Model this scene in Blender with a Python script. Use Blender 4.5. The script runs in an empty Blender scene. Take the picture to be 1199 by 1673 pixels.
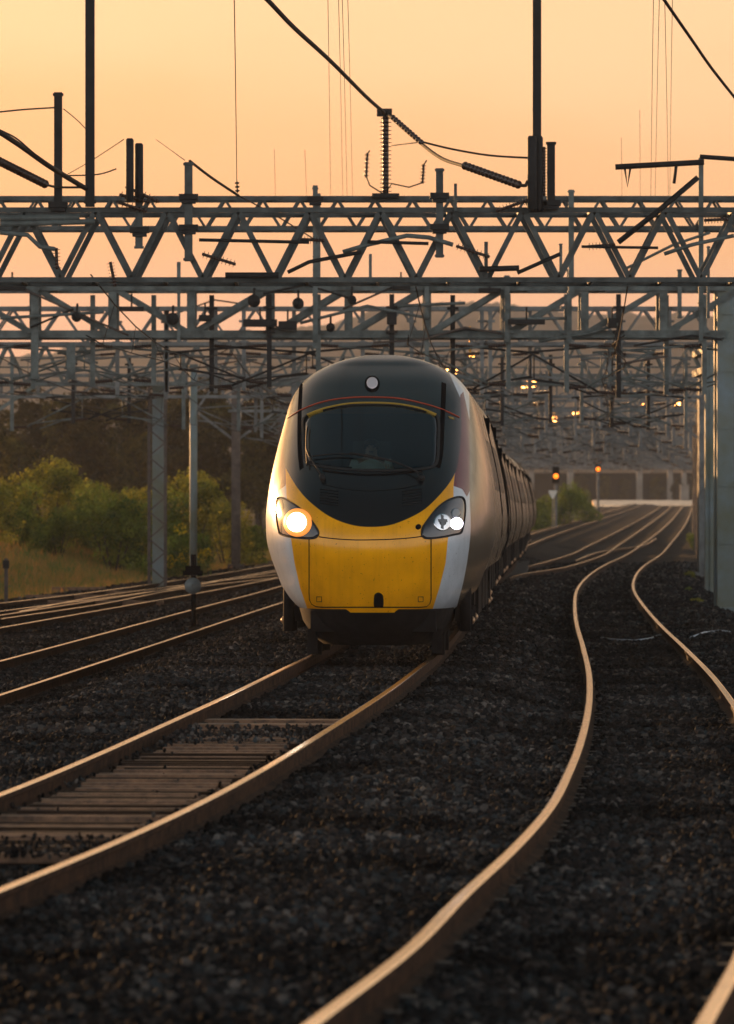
import bpy, math, random
import numpy as np
from mathutils import Vector, Matrix
random.seed(7); RNG = np.random.default_rng(11)
F = 9600.0; CZ = 1.96; HY = 843.0; CX = 599.5          # focal length in px of the 1199 px wide photo, camera height, horizon row
sc = bpy.context.scene; col = sc.collection
rad = math.radians

# ------------------------------------------------------------------ helpers
def tag(o, label=None, cat=None, group=None, kind=None):
    if label: o['label'] = label
    if cat: o['category'] = cat
    if group: o['group'] = group
    if kind: o['kind'] = kind
    return o
def empty(name, loc=(0, 0, 0), rz=0, **k):
    o = bpy.data.objects.new(name, None); o.empty_display_size = .3
    o.location = loc; o.rotation_euler = (0, 0, rz); col.objects.link(o)
    return tag(o, **k)
def W(px, py, Z):
    return Vector(((px - CX) / F * Z, Z, CZ + (HY - py) / F * Z))
class MB:
    def __init__(s): s.v = []; s.f = []; s.m = []; s.sm = []
    def add(s, vs, fs, mi=0, smooth=False):
        b = len(s.v); s.v += [tuple(v) for v in vs]
        s.f += [tuple(i + b for i in f) for f in fs]; s.m += [mi] * len(fs); s.sm += [smooth] * len(fs); return s
    def box(s, c, d, mi=0, rot=None):
        x, y, z = d[0] / 2, d[1] / 2, d[2] / 2
        vs = [Vector((a, b, e)) for a in (-x, x) for b in (-y, y) for e in (-z, z)]
        if rot is not None: vs = [rot @ v for v in vs]
        c = Vector(c)
        return s.add([v + c for v in vs], [(0, 1, 3, 2), (4, 6, 7, 5), (0, 4, 5, 1), (2, 3, 7, 6), (0, 2, 6, 4), (1, 5, 7, 3)], mi)
    def bar(s, p, q, w, h=None, mi=0):                     # rectangular bar from p to q
        p = Vector(p); q = Vector(q); h = h or w; d = (q - p)
        if d.length < 1e-6: return s
        d.normalize(); up = Vector((0, 1, 0)) if abs(d.y) < .9 else Vector((0, 0, 1))
        a = d.cross(up).normalized(); b = d.cross(a).normalized()
        vs = []
        for e in (p, q):
            for i, j in ((-1, -1), (1, -1), (1, 1), (-1, 1)): vs.append(e + a * (w / 2 * i) + b * (h / 2 * j))
        return s.add(vs, [(3, 2, 1, 0), (4, 5, 6, 7), (0, 1, 5, 4), (1, 2, 6, 5), (2, 3, 7, 6), (3, 0, 4, 7)], mi)
    def tube(s, pts, r, n=8, mi=0, cap=True):
        pts = [Vector(p) for p in pts]; N = len(pts); vs = []; fs = []
        rs = r if isinstance(r, (list, tuple)) else [r] * N
        for i, p in enumerate(pts):
            d = (pts[min(i + 1, N - 1)] - pts[max(i - 1, 0)]).normalized()
            up = Vector((0, 0, 1)) if abs(d.z) < .9 else Vector((0, 1, 0))
            a = d.cross(up).normalized(); b = d.cross(a).normalized()
            for k in range(n):
                t = 2 * math.pi * k / n; vs.append(p + (a * math.cos(t) + b * math.sin(t)) * rs[i])
        for i in range(N - 1):
            for k in range(n):
                k2 = (k + 1) % n; fs.append((i * n + k, i * n + k2, (i + 1) * n + k2, (i + 1) * n + k))
        if cap: fs.append(tuple(range(n - 1, -1, -1))); fs.append(tuple((N - 1) * n + k for k in range(n)))
        return s.add(vs, fs, mi, True)
    def sheds(s, p, q, r0, r1, n, mi=0, seg=10):           # insulator string with n sheds
        p = Vector(p); q = Vector(q); pts = []; rs = []
        for i in range(n):
            for t, r in ((0, r0), (.40, r0), (.46, r1), (.56, r1 * .9), (.60, r0)):
                pts.append(p.lerp(q, (i + t) / n)); rs.append(r)
        pts.append(q); rs.append(r0)
        return s.tube(pts, rs, seg, mi)
    def build(s, name, mats, parent=None, org=None, **k):
        me = bpy.data.meshes.new(name)
        org = Vector(org) if org is not None else Vector((0, 0, 0))
        me.from_pydata([tuple(Vector(v) - org) for v in s.v], [], s.f)
        for m in (mats if isinstance(mats, (list, tuple)) else [mats]): me.materials.append(m)
        me.polygons.foreach_set('material_index', s.m); me.polygons.foreach_set('use_smooth', s.sm); me.update()
        o = bpy.data.objects.new(name, me); col.objects.link(o)
        if parent: o.parent = parent
        else: o.location = org
        return tag(o, **k)
def np_mesh(name, v, f, mat, parent=None, smooth=False, mi=None):
    me = bpy.data.meshes.new(name); v = np.asarray(v, dtype=np.float32); f = np.asarray(f, dtype=np.int32)
    me.vertices.add(len(v)); me.vertices.foreach_set('co', v.ravel())
    k = f.shape[1]; me.loops.add(f.size); me.loops.foreach_set('vertex_index', f.ravel())
    me.polygons.add(len(f)); me.polygons.foreach_set('loop_start', np.arange(0, f.size, k, dtype=np.int32))
    me.polygons.foreach_set('use_smooth', np.full(len(f), smooth))
    for m in (mat if isinstance(mat, (list, tuple)) else [mat]): me.materials.append(m)
    if mi is not None: me.polygons.foreach_set('material_index', mi)
    me.update(calc_edges=True); me.validate()
    o = bpy.data.objects.new(name, me); col.objects.link(o)
    if parent: o.parent = parent
    return o
def grid_faces(r, c):
    i = np.arange(r - 1)[:, None] * c + np.arange(c - 1)[None, :]
    return np.stack([i, i + 1, i + c + 1, i + c], -1).reshape(-1, 4)
def copy_tree(o, parent=None):
    c = o.copy(); col.objects.link(c); c.parent = parent
    for ch in list(o.children): copy_tree(ch, c)
    return c

# ------------------------------------------------------------------ materials
def mat(name, base, rough=.6, metal=0., var=.0, scale=8., base2=None, bump=0., bscale=60., spec=.5, coat=0.):
    m = bpy.data.materials.new(name); m.use_nodes = True; nt = m.node_tree; b = nt.nodes['Principled BSDF']
    b.inputs['Roughness'].default_value = rough; b.inputs['Metallic'].default_value = metal
    b.inputs['Specular IOR Level'].default_value = spec; b.inputs['Coat Weight'].default_value = coat
    b.inputs['Coat Roughness'].default_value = .08
    c = (*base, 1); b.inputs['Base Color'].default_value = c
    tc = nt.nodes.new('ShaderNodeTexCoord')
    if var or base2:
        n = nt.nodes.new('ShaderNodeTexNoise'); n.inputs['Scale'].default_value = scale; n.inputs['Detail'].default_value = 6
        n.inputs['Roughness'].default_value = .65; nt.links.new(tc.outputs['Object'], n.inputs['Vector'])
        r = nt.nodes.new('ShaderNodeValToRGB'); r.color_ramp.elements[0].position = .35; r.color_ramp.elements[1].position = .66
        c2 = base2 or tuple(x * (1 - var) for x in base)
        r.color_ramp.elements[0].color = (*c2, 1); r.color_ramp.elements[1].color = c
        nt.links.new(n.outputs['Fac'], r.inputs['Fac']); nt.links.new(r.outputs['Color'], b.inputs['Base Color'])
        mr = nt.nodes.new('ShaderNodeMapRange'); mr.inputs['To Min'].default_value = min(1, rough * 1.25); mr.inputs['To Max'].default_value = rough * .8
        nt.links.new(n.outputs['Fac'], mr.inputs['Value']); nt.links.new(mr.outputs['Result'], b.inputs['Roughness'])
    if bump:
        n2 = nt.nodes.new('ShaderNodeTexNoise'); n2.inputs['Scale'].default_value = bscale; n2.inputs['Detail'].default_value = 5
        nt.links.new(tc.outputs['Object'], n2.inputs['Vector']); bp = nt.nodes.new('ShaderNodeBump'); bp.inputs['Strength'].default_value = bump
        bp.inputs['Distance'].default_value = .02; nt.links.new(n2.outputs['Fac'], bp.inputs['Height']); nt.links.new(bp.outputs['Normal'], b.inputs['Normal'])
    return m
def emis(name, c, st):
    m = bpy.data.materials.new(name); m.use_nodes = True; b = m.node_tree.nodes['Principled BSDF']
    b.inputs['Base Color'].default_value = (*c, 1); b.inputs['Emission Color'].default_value = (*c, 1); b.inputs['Emission Strength'].default_value = st
    return m
M = dict(
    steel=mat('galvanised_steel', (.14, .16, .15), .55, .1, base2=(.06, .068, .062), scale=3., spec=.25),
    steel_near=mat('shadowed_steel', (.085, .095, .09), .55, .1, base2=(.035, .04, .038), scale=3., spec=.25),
    steel_pale=mat('painted_steel', (.15, .20, .22), .55, 0, base2=(.12, .125, .075), scale=.7),
    steel_far=mat('hazy_weathered_steel', (.17, .175, .165), .6, .1, base2=(.07, .072, .068), scale=2.),  # paler than nearer steel: distance haze is put into the colour
    rusty_steel=mat('rusty_steel', (.12, .09, .07), .7, .3, base2=(.06, .045, .04), scale=4.),
    dark=mat('dark_iron', (.022, .022, .022), .6, .2, var=.4, scale=9., spec=.2),
    ceramic=mat('brown_ceramic', (.055, .03, .022), .25, 0, var=.3, scale=12.),
    wire=mat('weathered_copper_wire', (.03, .024, .02), .75, 0, spec=.15),
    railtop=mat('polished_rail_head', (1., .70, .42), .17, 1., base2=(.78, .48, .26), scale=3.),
    rust=mat('rust_rail_web', (.055, .022, .009), .8, 0, base2=(.012, .007, .005), scale=5., bump=.4, bscale=40, spec=.12),
    sleeper=mat('sleeper_concrete', (.10, .09, .08), .9, 0, base2=(.05, .045, .04), scale=5., bump=.4),
    timber_dark=mat('dark_deck_timber', (.045, .024, .014), .7, base2=(.015, .01, .008), scale=6., spec=.1),  # dark tone stands in for shade in the rib gaps; also some ribs
    timber=mat('weathered_timber', (.24, .12, .058), .6, 0, base2=(.06, .032, .018), scale=7., bump=.5, bscale=50),
    yellow=mat('warning_yellow', (.90, .44, .012), .3, 0, var=.06, scale=2., coat=.5),
    black=mat('gloss_black', (.008, .010, .012), .28, 0, coat=.35),
    matt=mat('matt_black', (.008, .008, .009), .9, spec=0.),
    rubber=mat('black_rubber', (.012, .012, .012), .8),
    axle=mat('axle_cap_metal', (.42, .26, .15), .4, .8), under=mat('underbody_dark', (.012, .011, .011), .85, 0, var=.5, scale=6., spec=.1),  # underbody colour darkened to deepen the shadow below the train
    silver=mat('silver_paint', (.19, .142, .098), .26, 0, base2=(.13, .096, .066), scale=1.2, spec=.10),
    roof=mat('roof_grey', (.22, .21, .2), .35, .2, var=.3, scale=3.),
    band=mat('dark_window_glass', (.10, .075, .05), .12, 0, spec=.35),
    chrome=mat('reflector', (.75, .76, .78), .18, 1.),
    lampglass=mat('lamp_housing', (.012, .015, .02), .12, 0, coat=.6),
    pink=mat('lens_frosted', (.75, .62, .62), .3, 0, coat=.6),
    red=mat('red_line', (.45, .06, .02), .4), yline=mat('yellow_line', (.42, .25, .03), .4),
    skin=mat('skin', (.55, .30, .20), .55), shirt=mat('pale_shirt', (.62, .58, .45), .8), trim=mat('cab_trim', (.05, .065, .07), .8),
    hair=mat('hair_brown', (.03, .02, .015), .7),
    concrete=mat('pale_concrete', (.30, .25, .20), .85, var=.35, scale=.6), kerb=mat('sky_glint_ramp', (.95, .66, .40), .22, .85, var=.25, scale=.4),
    wall=mat('dark_stone', (.028, .026, .02), .95, base2=(.012, .014, .01), scale=.15, spec=.05),
    bark=mat('bark', (.05, .035, .025), .95, var=.4, scale=4.),
    plate=mat('yellow_glint_metal', (.98, .50, .05), .4, .7),
    white=mat('sign_white', (.75, .68, .58), .5, var=.1), grey_head=mat('signal_back', (.16, .18, .175), .5, .1, var=.25, scale=6.),
    cable=mat('pale_cable', (.42, .45, .50), .5),
    lamp=emis('lit_headlamp', (1, .9, .75), 12), lamp_small=emis('lit_led', (.9, .85, 1), 7), amber=emis('lit_amber', (1, .22, .015), 2.6),
)
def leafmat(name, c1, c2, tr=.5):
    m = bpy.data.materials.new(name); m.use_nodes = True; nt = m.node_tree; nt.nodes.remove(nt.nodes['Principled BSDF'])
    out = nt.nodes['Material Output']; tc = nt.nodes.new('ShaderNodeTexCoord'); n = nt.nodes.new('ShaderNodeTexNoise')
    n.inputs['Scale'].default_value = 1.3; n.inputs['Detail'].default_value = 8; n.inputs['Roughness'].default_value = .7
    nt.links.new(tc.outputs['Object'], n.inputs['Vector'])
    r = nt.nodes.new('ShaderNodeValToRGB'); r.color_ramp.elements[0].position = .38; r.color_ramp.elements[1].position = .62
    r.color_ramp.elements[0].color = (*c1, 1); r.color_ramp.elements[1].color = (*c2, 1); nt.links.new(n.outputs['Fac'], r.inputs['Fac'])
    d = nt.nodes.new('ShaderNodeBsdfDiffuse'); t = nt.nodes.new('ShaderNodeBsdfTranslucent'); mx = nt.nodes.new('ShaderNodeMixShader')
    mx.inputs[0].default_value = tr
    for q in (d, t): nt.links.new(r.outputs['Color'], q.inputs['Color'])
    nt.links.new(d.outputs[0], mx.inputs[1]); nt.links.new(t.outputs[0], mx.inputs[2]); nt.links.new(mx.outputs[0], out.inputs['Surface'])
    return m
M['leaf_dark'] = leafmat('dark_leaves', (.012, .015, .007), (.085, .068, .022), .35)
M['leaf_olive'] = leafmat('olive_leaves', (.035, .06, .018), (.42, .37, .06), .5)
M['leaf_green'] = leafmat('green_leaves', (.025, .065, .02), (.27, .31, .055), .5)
M['flower'] = leafmat('yellow_flowers', (.6, .38, .02), (.8, .55, .04), .4)
M['grassm'] = leafmat('dry_grass', (.09, .20, .05), (.62, .27, .08), .45)

# ------------------------------------------------------------------ terrain + tracks
def e(Z):
    if Z <= 157: return 0.
    return .000437 * (min(Z, 1107) - 157) ** 1.366
def spline(pts):
    P = np.array(sorted(pts), float); z = P[:, 0]; x = P[:, 1]
    m = np.empty_like(x); dz = np.diff(z); s = np.diff(x) / dz
    m[1:-1] = (s[:-1] * dz[1:] + s[1:] * dz[:-1]) / (dz[1:] + dz[:-1]); m[0] = s[0]; m[-1] = s[-1]
    def f(t):
        if t <= z[0]: return x[0] + m[0] * (t - z[0])
        if t >= z[-1]: return x[-1] + m[-1] * (t - z[-1])
        i = int(np.searchsorted(z, t) - 1); h = dz[i]; u = (t - z[i]) / h
        return ((2*u**3 - 3*u*u + 1) * x[i] + (u**3 - 2*u*u + u) * h * m[i] + (-2*u**3 + 3*u*u) * x[i+1] + (u**3 - u*u) * h * m[i+1])
    return f
def gp(px, py, off=0.):                                   # photo pixel on a rail head -> (Z, X)
    lo, hi = 8., 1100.
    g = lambda Z: CZ - off - e(Z) - (py - HY) / F * Z
    for _ in range(60):
        md = (lo + hi) / 2
        if g(md) > 0: lo = md
        else: hi = md
    return lo, (px - CX) / F * lo
right_left_rail = [(510, 1673), (667, 1553), (760, 1460), (833, 1393), (893, 1327), (933, 1253), (957, 1180), (963, 1110), (954, 1063), (942, 1020), (939, 993), (945, 959), (962, 940), (986, 924), (1020, 908), (1053, 886), (1084, 862)]
RT = [(z, x + .7525) for z, x in (gp(*p) for p in right_left_rail)] + [(800, 43.5)]
fR = spline(RT)
fT = spline([(22, -3.55), (30.8, -2.68), (40.6, -1.81), (50.4, -1.10), (60, -.48), (71.4, .05), (82.7, .43), (100, .95), (120, 1.52), (152, 2.5), (175, 3.28), (200, 4.2), (230, 5.1), (262, 6.15), (300, 7.9), (360, 10.9), (500, 18.6), (790, 35.5)])
fM = spline([(150, 2.6), (182, 4.0), (215, 6.6), (255, 9.4), (310, 12.5), (450, 20.4), (810, 41.)])
fL = spline([(30, -6.3), (85, -4.56), (140, -2.9), (200, -.9), (280, 2.2), (360, 6.0), (500, 13.8), (790, 30.5)])
fL2 = spline([(60, -9.95), (118, -7.3), (165, -5.1), (220, -2.4), (300, 1.2), (380, 5.0)])
fL3 = spline([(70, -12.6), (118, -9.6), (165, -6.6), (220, -3.6), (290, -.6), (500, 9.6), (790, 26.)])
def offT(Z): 
    u = min(1, max(0, (Z - 34) / 34)); return .25 * u * u * (3 - 2 * u)
TR = dict(R=(fR, lambda Z: 0., 14, 1000), T=(fT, offT, 14, 1000), M=(fM, lambda Z: offT(Z) * max(0, 1 - max(0, Z - 150) / 60) , 168, 1000),
          L=(fL, lambda Z: -.14, 25, 1000), L2=(fL2, lambda Z: -.14, 40, 330), L3=(fL3, lambda Z: -.14, 50, 900))
def bed(X, Z):
    num = den = 0.
    dmin = 99
    for k in TR:
        f, o, z0, z1 = TR[k]
        if Z > z1 + 20: continue
        d = abs(X - f(Z)); w = 1 / (d * d + .3) ** 2; num += w * o(Z); den += w; dmin = min(dmin, d)
    b = num / den - .160 if den else -.2
    mound = .05 * math.exp(-((dmin - 1.75) / .55) ** 2)
    fall = -min(.35, max(0, dmin - 2.4) * .25)
    return e(Z) + b + mound + fall
def verge(X, Z):                                          # grassy rise left of the last track
    d = fL3(Z) - 2.6 - X
    u = min(1, max(0, d / 9)); return e(Z) - .5 + 1.5 * u * u * (3 - 2 * u)

# ballast bed sheet
zs = [10.]
while zs[-1] < 1150: zs.append(zs[-1] * 1.011)
us = np.concatenate([np.arange(-19, -6, .8), np.arange(-6, 9.01, .25), np.arange(9.8, 16, .9)])
V = []
for Z in zs:
    xc = fR(Z) * .5 + fT(Z) * .5 if Z < 300 else fR(Z) - 5.5
    for u in us:
        X = xc + u * (1 + max(0, Z - 300) / 700); V.append((X, Z, bed(X, Z) + .012 * math.sin(X * 3.1 + Z * 1.7) + .012 * math.sin(X * 5.3 - Z * .9)))
mb = bpy.data.materials.new('ballast_bed'); mb.use_nodes = True; nt = mb.node_tree; b = nt.nodes['Principled BSDF']
tc = nt.nodes.new('ShaderNodeTexCoord'); vo = nt.nodes.new('ShaderNodeTexVoronoi'); vo.inputs['Scale'].default_value = 17
no = nt.nodes.new('ShaderNodeTexNoise'); no.inputs['Scale'].default_value = .35; no.inputs['Detail'].default_value = 7
for q in (vo, no): nt.links.new(tc.outputs['Object'], q.inputs['Vector'])
r1 = nt.nodes.new('ShaderNodeValToRGB'); r1.color_ramp.elements[0].color = (.016, .015, .015, 1); r1.color_ramp.elements[1].color = (.10, .08, .07, 1)
sx = nt.nodes.new('ShaderNodeSeparateXYZ'); nt.links.new(vo.outputs['Color'], sx.inputs[0]); nt.links.new(sx.outputs[0], r1.inputs['Fac'])
r2 = nt.nodes.new('ShaderNodeValToRGB'); r2.color_ramp.elements[0].position = .35; r2.color_ramp.elements[1].position = .7
r2.color_ramp.elements[0].color = (.36, .34, .34, 1); r2.color_ramp.elements[1].color = (.85, .74, .66, 1); nt.links.new(no.outputs['Fac'], r2.inputs['Fac'])
mx = nt.nodes.new('ShaderNodeMix'); mx.data_type = 'RGBA'; mx.blend_type = 'MULTIPLY'; mx.inputs[0].default_value = 1
nt.links.new(r1.outputs['Color'], mx.inputs[6]); nt.links.new(r2.outputs['Color'], mx.inputs[7]); nt.links.new(mx.outputs[2], b.inputs['Base Color'])
b.inputs['Roughness'].default_value = .9; b.inputs['Specular IOR Level'].default_value = .1
bp = nt.nodes.new('ShaderNodeBump'); bp.inputs['Distance'].default_value = .03; bp.inputs['Strength'].default_value = .9; bp.invert = True
nt.links.new(vo.outputs['Distance'], bp.inputs['Height']); nt.links.new(bp.outputs['Normal'], b.inputs['Normal'])
o = np_mesh('trackbed', V, grid_faces(len(zs), len(us)), mb, smooth=True); tag(o, kind='structure')
# wide ground
gx = np.concatenate([np.linspace(-900, -60, 22), np.linspace(-55, 90, 100), np.linspace(100, 900, 22)]); gz = np.concatenate([np.arange(-60, 300, 6), np.linspace(300, 3000, 90)])
V = [(X, Z, max(verge(X, Z), e(Z) - .62) if X < fL3(Z) - 2 else e(Z) - .62) for Z in gz for X in gx]
mg = mat('verge_earth', (.06, .055, .025), .95, base2=(.035, .025, .014), scale=.25, bump=.5, bscale=6, spec=.05)
tag(np_mesh('ground', V, grid_faces(len(gz), len(gx)), mg, smooth=True), kind='structure')

# rails
prof = [(-.035, 0), (-.036, -.035), (-.012, -.05), (-.010, -.125), (-.07, -.147), (-.07, -.159), (.07, -.159), (.07, -.147), (.010, -.125), (.012, -.05), (.036, -.035), (.035, 0), (.024, .004), (-.024, .004)]
def rail_mesh(mbd, f, off, side, z0, z1, step):
    pts = []; Z = z0
    while Z < z1: pts.append(Z); Z += step(Z)
    pts.append(z1); vs = []; n = len(prof)
    for Z in pts:
        hd = (f(Z + .5) - f(Z - .5)); L = math.hypot(1, hd); nx, ny = 1 / L, -hd / L
        for (a, b_) in prof:
            q = side * .7525 + a; vs.append((f(Z) + nx * q, Z + ny * q, e(Z) + off(Z) + b_))
    fs = []; mi = []
    for i in range(len(pts) - 1):
        for k in range(n):
            k2 = (k + 1) % n; fs.append((i * n + k, (i + 1) * n + k, (i + 1) * n + k2, i * n + k2)); mi.append(0 if k in (11, 12, 13) else (0 if k in (0, 10) and False else 1))
    bI = len(mbd.v); mbd.v += vs; mbd.f += [tuple(i + bI for i in t) for t in fs]; mbd.m += mi; mbd.sm += [False] * len(fs)
stp = lambda Z: .8 if Z < 60 else (1.5 if Z < 160 else 4)
labels = dict(R='empty railway track snaking through the right foreground to the far gantries',
              T='railway track under the yellow-nosed train, with ribbed timber decking between its rails',
              M='railway track branching out from behind the train towards the far right',
              L='first railway track left of the train, two rails running off the left edge',
              L2='middle of the three tracks left of the train, at the junction',
              L3='farthest left railway track, passing right beside the grass bank')
sl_me = None
org0 = {}
for k, (f, o_, z0, z1) in TR.items():
    org = (f(max(z0, 30)), max(z0, 30), e(z0) - .18)
    t = empty('railway_track', org, label=labels[k], cat='railway track', group='railway tracks')
    for side in (-1, 1):
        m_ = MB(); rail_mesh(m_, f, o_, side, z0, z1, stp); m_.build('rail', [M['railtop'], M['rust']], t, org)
    # sleepers: the nearest hundred as parts, the rest as one part
    Z = z0 + .3; cnt = 0; rest = MB(); zmax = 230 if k in 'RTL' or k == 'L2' else 300
    while Z < min(z1, zmax):
        hd = (f(Z + .5) - f(Z - .5)); a = math.atan(hd)
        if k == 'T' and 35.3 < Z < 52.5: Z += .65; continue
        c = Vector((f(Z), Z, e(Z) + o_(Z) - .159 - .085 + (random.uniform(.0, .035) if k == 'R' else 0)))
        if Z > 24 and cnt < 60 and k in ('R', 'T', 'L'):
            if sl_me is None:
                m_ = MB(); m_.box((0, 0, 0), (2.5, .26, .12)); 
                for s in (-1, 1):
                    for q in (-1, 1): m_.box((s * .7525 + q * .1, 0, .07), (.07, .13, .05), 1)
                so = m_.build('sleeper', [M['sleeper'], M['dark']]); sl_me = so.data; bpy.data.objects.remove(so)
            so = bpy.data.objects.new('sleeper', sl_me); col.objects.link(so); so.parent = t; so.location = c - Vector(org); so.rotation_euler = (0, 0, -a); cnt += 1
        else:
            rest.box(c, (2.5, .26, .12), 0, Matrix.Rotation(-a, 3, 'Z'))
        Z += .65
    rest.build('sleepers', [M['sleeper']], t, org, kind='stuff')
# timber decking between the rails of the train's track
m_ = MB(); Z = 35.3; cT = empty('crossing_deck', (fT(43), 43, -.05), label='ribbed timber decking laid between the two rails in front of the train', cat='timber decking')
while Z < 52.3:
    if random.random() < .06: Z += .22; continue
    hd = fT(Z + .5) - fT(Z - .5); a = -math.atan(hd); jit = random.uniform(-.03, .03)
    m_.box((fT(Z) + jit, Z, offT(Z) - .10 + random.uniform(-.008, .008)), (1.14 + random.uniform(-.16, .03), random.uniform(.05, .10), .06), int(random.random() < .3), Matrix.Rotation(a + random.uniform(-.01, .01), 3, 'Z')); m_.box((fT(Z), Z + .11, offT(Z) - .135), (1.1, .14, .03), 1, Matrix.Rotation(a, 3, 'Z')); Z += .23
m_.build('planking', [M['timber'], M['timber_dark']], cT, (fT(43), 43, -.05))
m_ = MB()
for zj in (53.4, 54.3): m_.box((fT(zj), zj, offT(zj) - .13), (1.3, .32, .10), 0, Matrix.Rotation(-.1, 3, 'Z'))
m_.build('joint_timber', M['timber'], cT, (fT(43), 43, -.05))
m_ = MB()
for s in (-.45, .45):
    pts = [(fT(z) + s, z, offT(z) - .145) for z in np.linspace(35.3, 52.3, 12)]
    for p, q in zip(pts[:-1], pts[1:]): m_.bar(p, q, .08, .06)
m_.build('bearer', M['timber'], cT, (fT(43), 43, -.05))
# turnout closing rails (far right crossing and left junction)
def closing(name, pts, off, label):
    P = [gp(*p, off) for p in pts]; f = spline(P) ; m_ = MB()
    a, b_ = min(P)[0], max(P)[0]; rail_mesh(m_, f, lambda Z: off + .01, 0, a, b_, stp)
    o = m_.build(name, [M['railtop'], M['rust']], None, (f(a), a, e(a) - .15)); tag(o, label, 'rail')
closing('switch_rail', [(940, 916), (985, 901), (1040, 893), (1072, 880)], 0, 'short joining rail that crosses between the two far right tracks')
closing('switch_rail', [(0, 1012), (150, 990), (300, 962), (452, 944)], -.14, 'long crossing rail running through the left-hand junction under the grass bank')
closing('switch_rail', [(30, 1000), (180, 972), (320, 954), (452, 939)], -.14, 'blade rail lying close to the grass-side track on the left')
for i, (px, py, L, lab) in enumerate([(100, 975, 1.9, 'pale timber at the left end of the junction'), (150, 984, 2.2, 'pale timber below the others in the junction'), (128, 962, 1.6, 'pale timber nearest the grass bank'), (195, 985, 2.2, 'pale timber right of centre in the junction'), (225, 968, 1.8, 'pale timber nearest the lattice mast')]):
    Z, X = gp(px, py, -.2); m_ = MB(); m_.box((X, Z, e(Z) - .23), (L, .3, .16)); m_.build('junction_timber', M['timber'], None, (X, Z, e(Z) - .3), label=lab + ' on the left', cat='timber', group='timbers of the left junction')

# ballast stones (geometry-node instances on one point cloud)
stones = bpy.data.collections.new('stone_shapes')
ms = bpy.data.materials.new('ballast_stone'); ms.use_nodes = True; nt = ms.node_tree; b = nt.nodes['Principled BSDF']
oi = nt.nodes.new('ShaderNodeObjectInfo'); rr = nt.nodes.new('ShaderNodeValToRGB'); nt.links.new(oi.outputs['Random'], rr.inputs['Fac'])
cr = rr.color_ramp; cr.elements[0].color = (.008, .009, .010, 1); cr.elements[1].color = (.14, .12, .105, 1)
for p_, c_ in ((.4, (.018, .017, .017)), (.62, (.036, .026, .022)), (.8, (.032, .040, .043)), (.93, (.07, .058, .05))):
    q = cr.elements.new(p_); q.color = (*c_, 1)
ns_ = nt.nodes.new('ShaderNodeTexNoise'); ns_.inputs['Scale'].default_value = .42; ns_.inputs['Detail'].default_value = 5; nt.links.new(oi.outputs['Location'], ns_.inputs['Vector'])
mr_ = nt.nodes.new('ShaderNodeMapRange'); mr_.inputs['From Min'].default_value = .35; mr_.inputs['From Max'].default_value = .65; mr_.inputs['To Min'].default_value = .22; mr_.inputs['To Max'].default_value = 1.35; nt.links.new(ns_.outputs['Fac'], mr_.inputs['Value'])
sv_ = nt.nodes.new('ShaderNodeVectorMath'); sv_.operation = 'SCALE'; nt.links.new(rr.outputs['Color'], sv_.inputs[0]); nt.links.new(mr_.outputs[0], sv_.inputs['Scale']); nt.links.new(sv_.outputs[0], b.inputs['Base Color']); b.inputs['Roughness'].default_value = .85; b.inputs['Specular IOR Level'].default_value = .05
import bmesh
for i in range(7):
    bm = bmesh.new(); bmesh.ops.create_icosphere(bm, subdivisions=1, radius=1)
    ax = (random.uniform(.8, 1.2), random.uniform(.65, 1), random.uniform(.5, .8))
    for v in bm.verts:
        v.co = Vector((v.co.x * ax[0], v.co.y * ax[1], v.co.z * ax[2])) * random.uniform(.72, 1.15)
    me = bpy.data.meshes.new('stone'); bm.to_mesh(me); bm.free(); me.materials.append(ms)
    so = bpy.data.objects.new('stone', me); stones.objects.link(so)
pts = []
def scatter(za, zb, dens, size):
    zz = za
    while zz < zb:
        dz = max(.5, zz * .03); w = zz * 1300 / F
        xc = 0.0; n = int(dens * dz * w)
        X = RNG.uniform(-w / 2 - .2, w / 2 + .3, n); Zc = RNG.uniform(zz, zz + dz, n)
        for x, z in zip(X, Zc):
            if x < fL3(z) - 3.2: continue
            h = bed(x, z); onrail = False
            for k in TR:
                f, o_, z0, z1 = TR[k]
                if not (z0 < z < z1): continue
                d = abs(x - f(z))
                if abs(d - .7525) < .10: onrail = True
                if k == 'T' and d < .62 and 35 < z < 52.4: onrail = RNG.random() > .002 + .75 * max(0, 1 - abs(z - 35) / 2.2) + .75 * max(0, 1 - abs(z - 52.4) / 3.2) + .3 * max(0, (d - .5) / .12)
                if k == 'T' and d < .62 and 35 < z < 52.4 and not onrail: h = offT(z) - .065
            if onrail: continue
            sz_ = .55 if (35 < z < 52.4 and abs(x - fT(z)) < .64) else 1.
            pts.append((x, z, h + RNG.uniform(-.012, .022), sz_ * size * RNG.uniform(.55, 1.35)))
        zz += dz
scatter(21, 34, 520, .034); scatter(34, 50, 400, .036); scatter(50, 75, 240, .042); scatter(75, 110, 110, .048); scatter(110, 150, 34, .06); scatter(150, 190, 16, .06); scatter(190, 235, 6, .06)
P = np.array(pts, dtype=np.float32)
me = bpy.data.meshes.new('ballast'); me.vertices.add(len(P)); me.vertices.foreach_set('co', P[:, :3].ravel())
at = me.attributes.new('sz', 'FLOAT', 'POINT'); at.data.foreach_set('value', P[:, 3])
ba = bpy.data.objects.new('ballast', me); col.objects.link(ba)
tag(ba, 'loose grey and brown ballast stones spread around all the tracks', 'ballast', kind='stuff')
ng = bpy.data.node_groups.new('scatter_stones', 'GeometryNodeTree')
ng.interface.new_socket('Geometry', in_out='INPUT', socket_type='NodeSocketGeometry'); ng.interface.new_socket('Geometry', in_out='OUTPUT', socket_type='NodeSocketGeometry')
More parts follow.
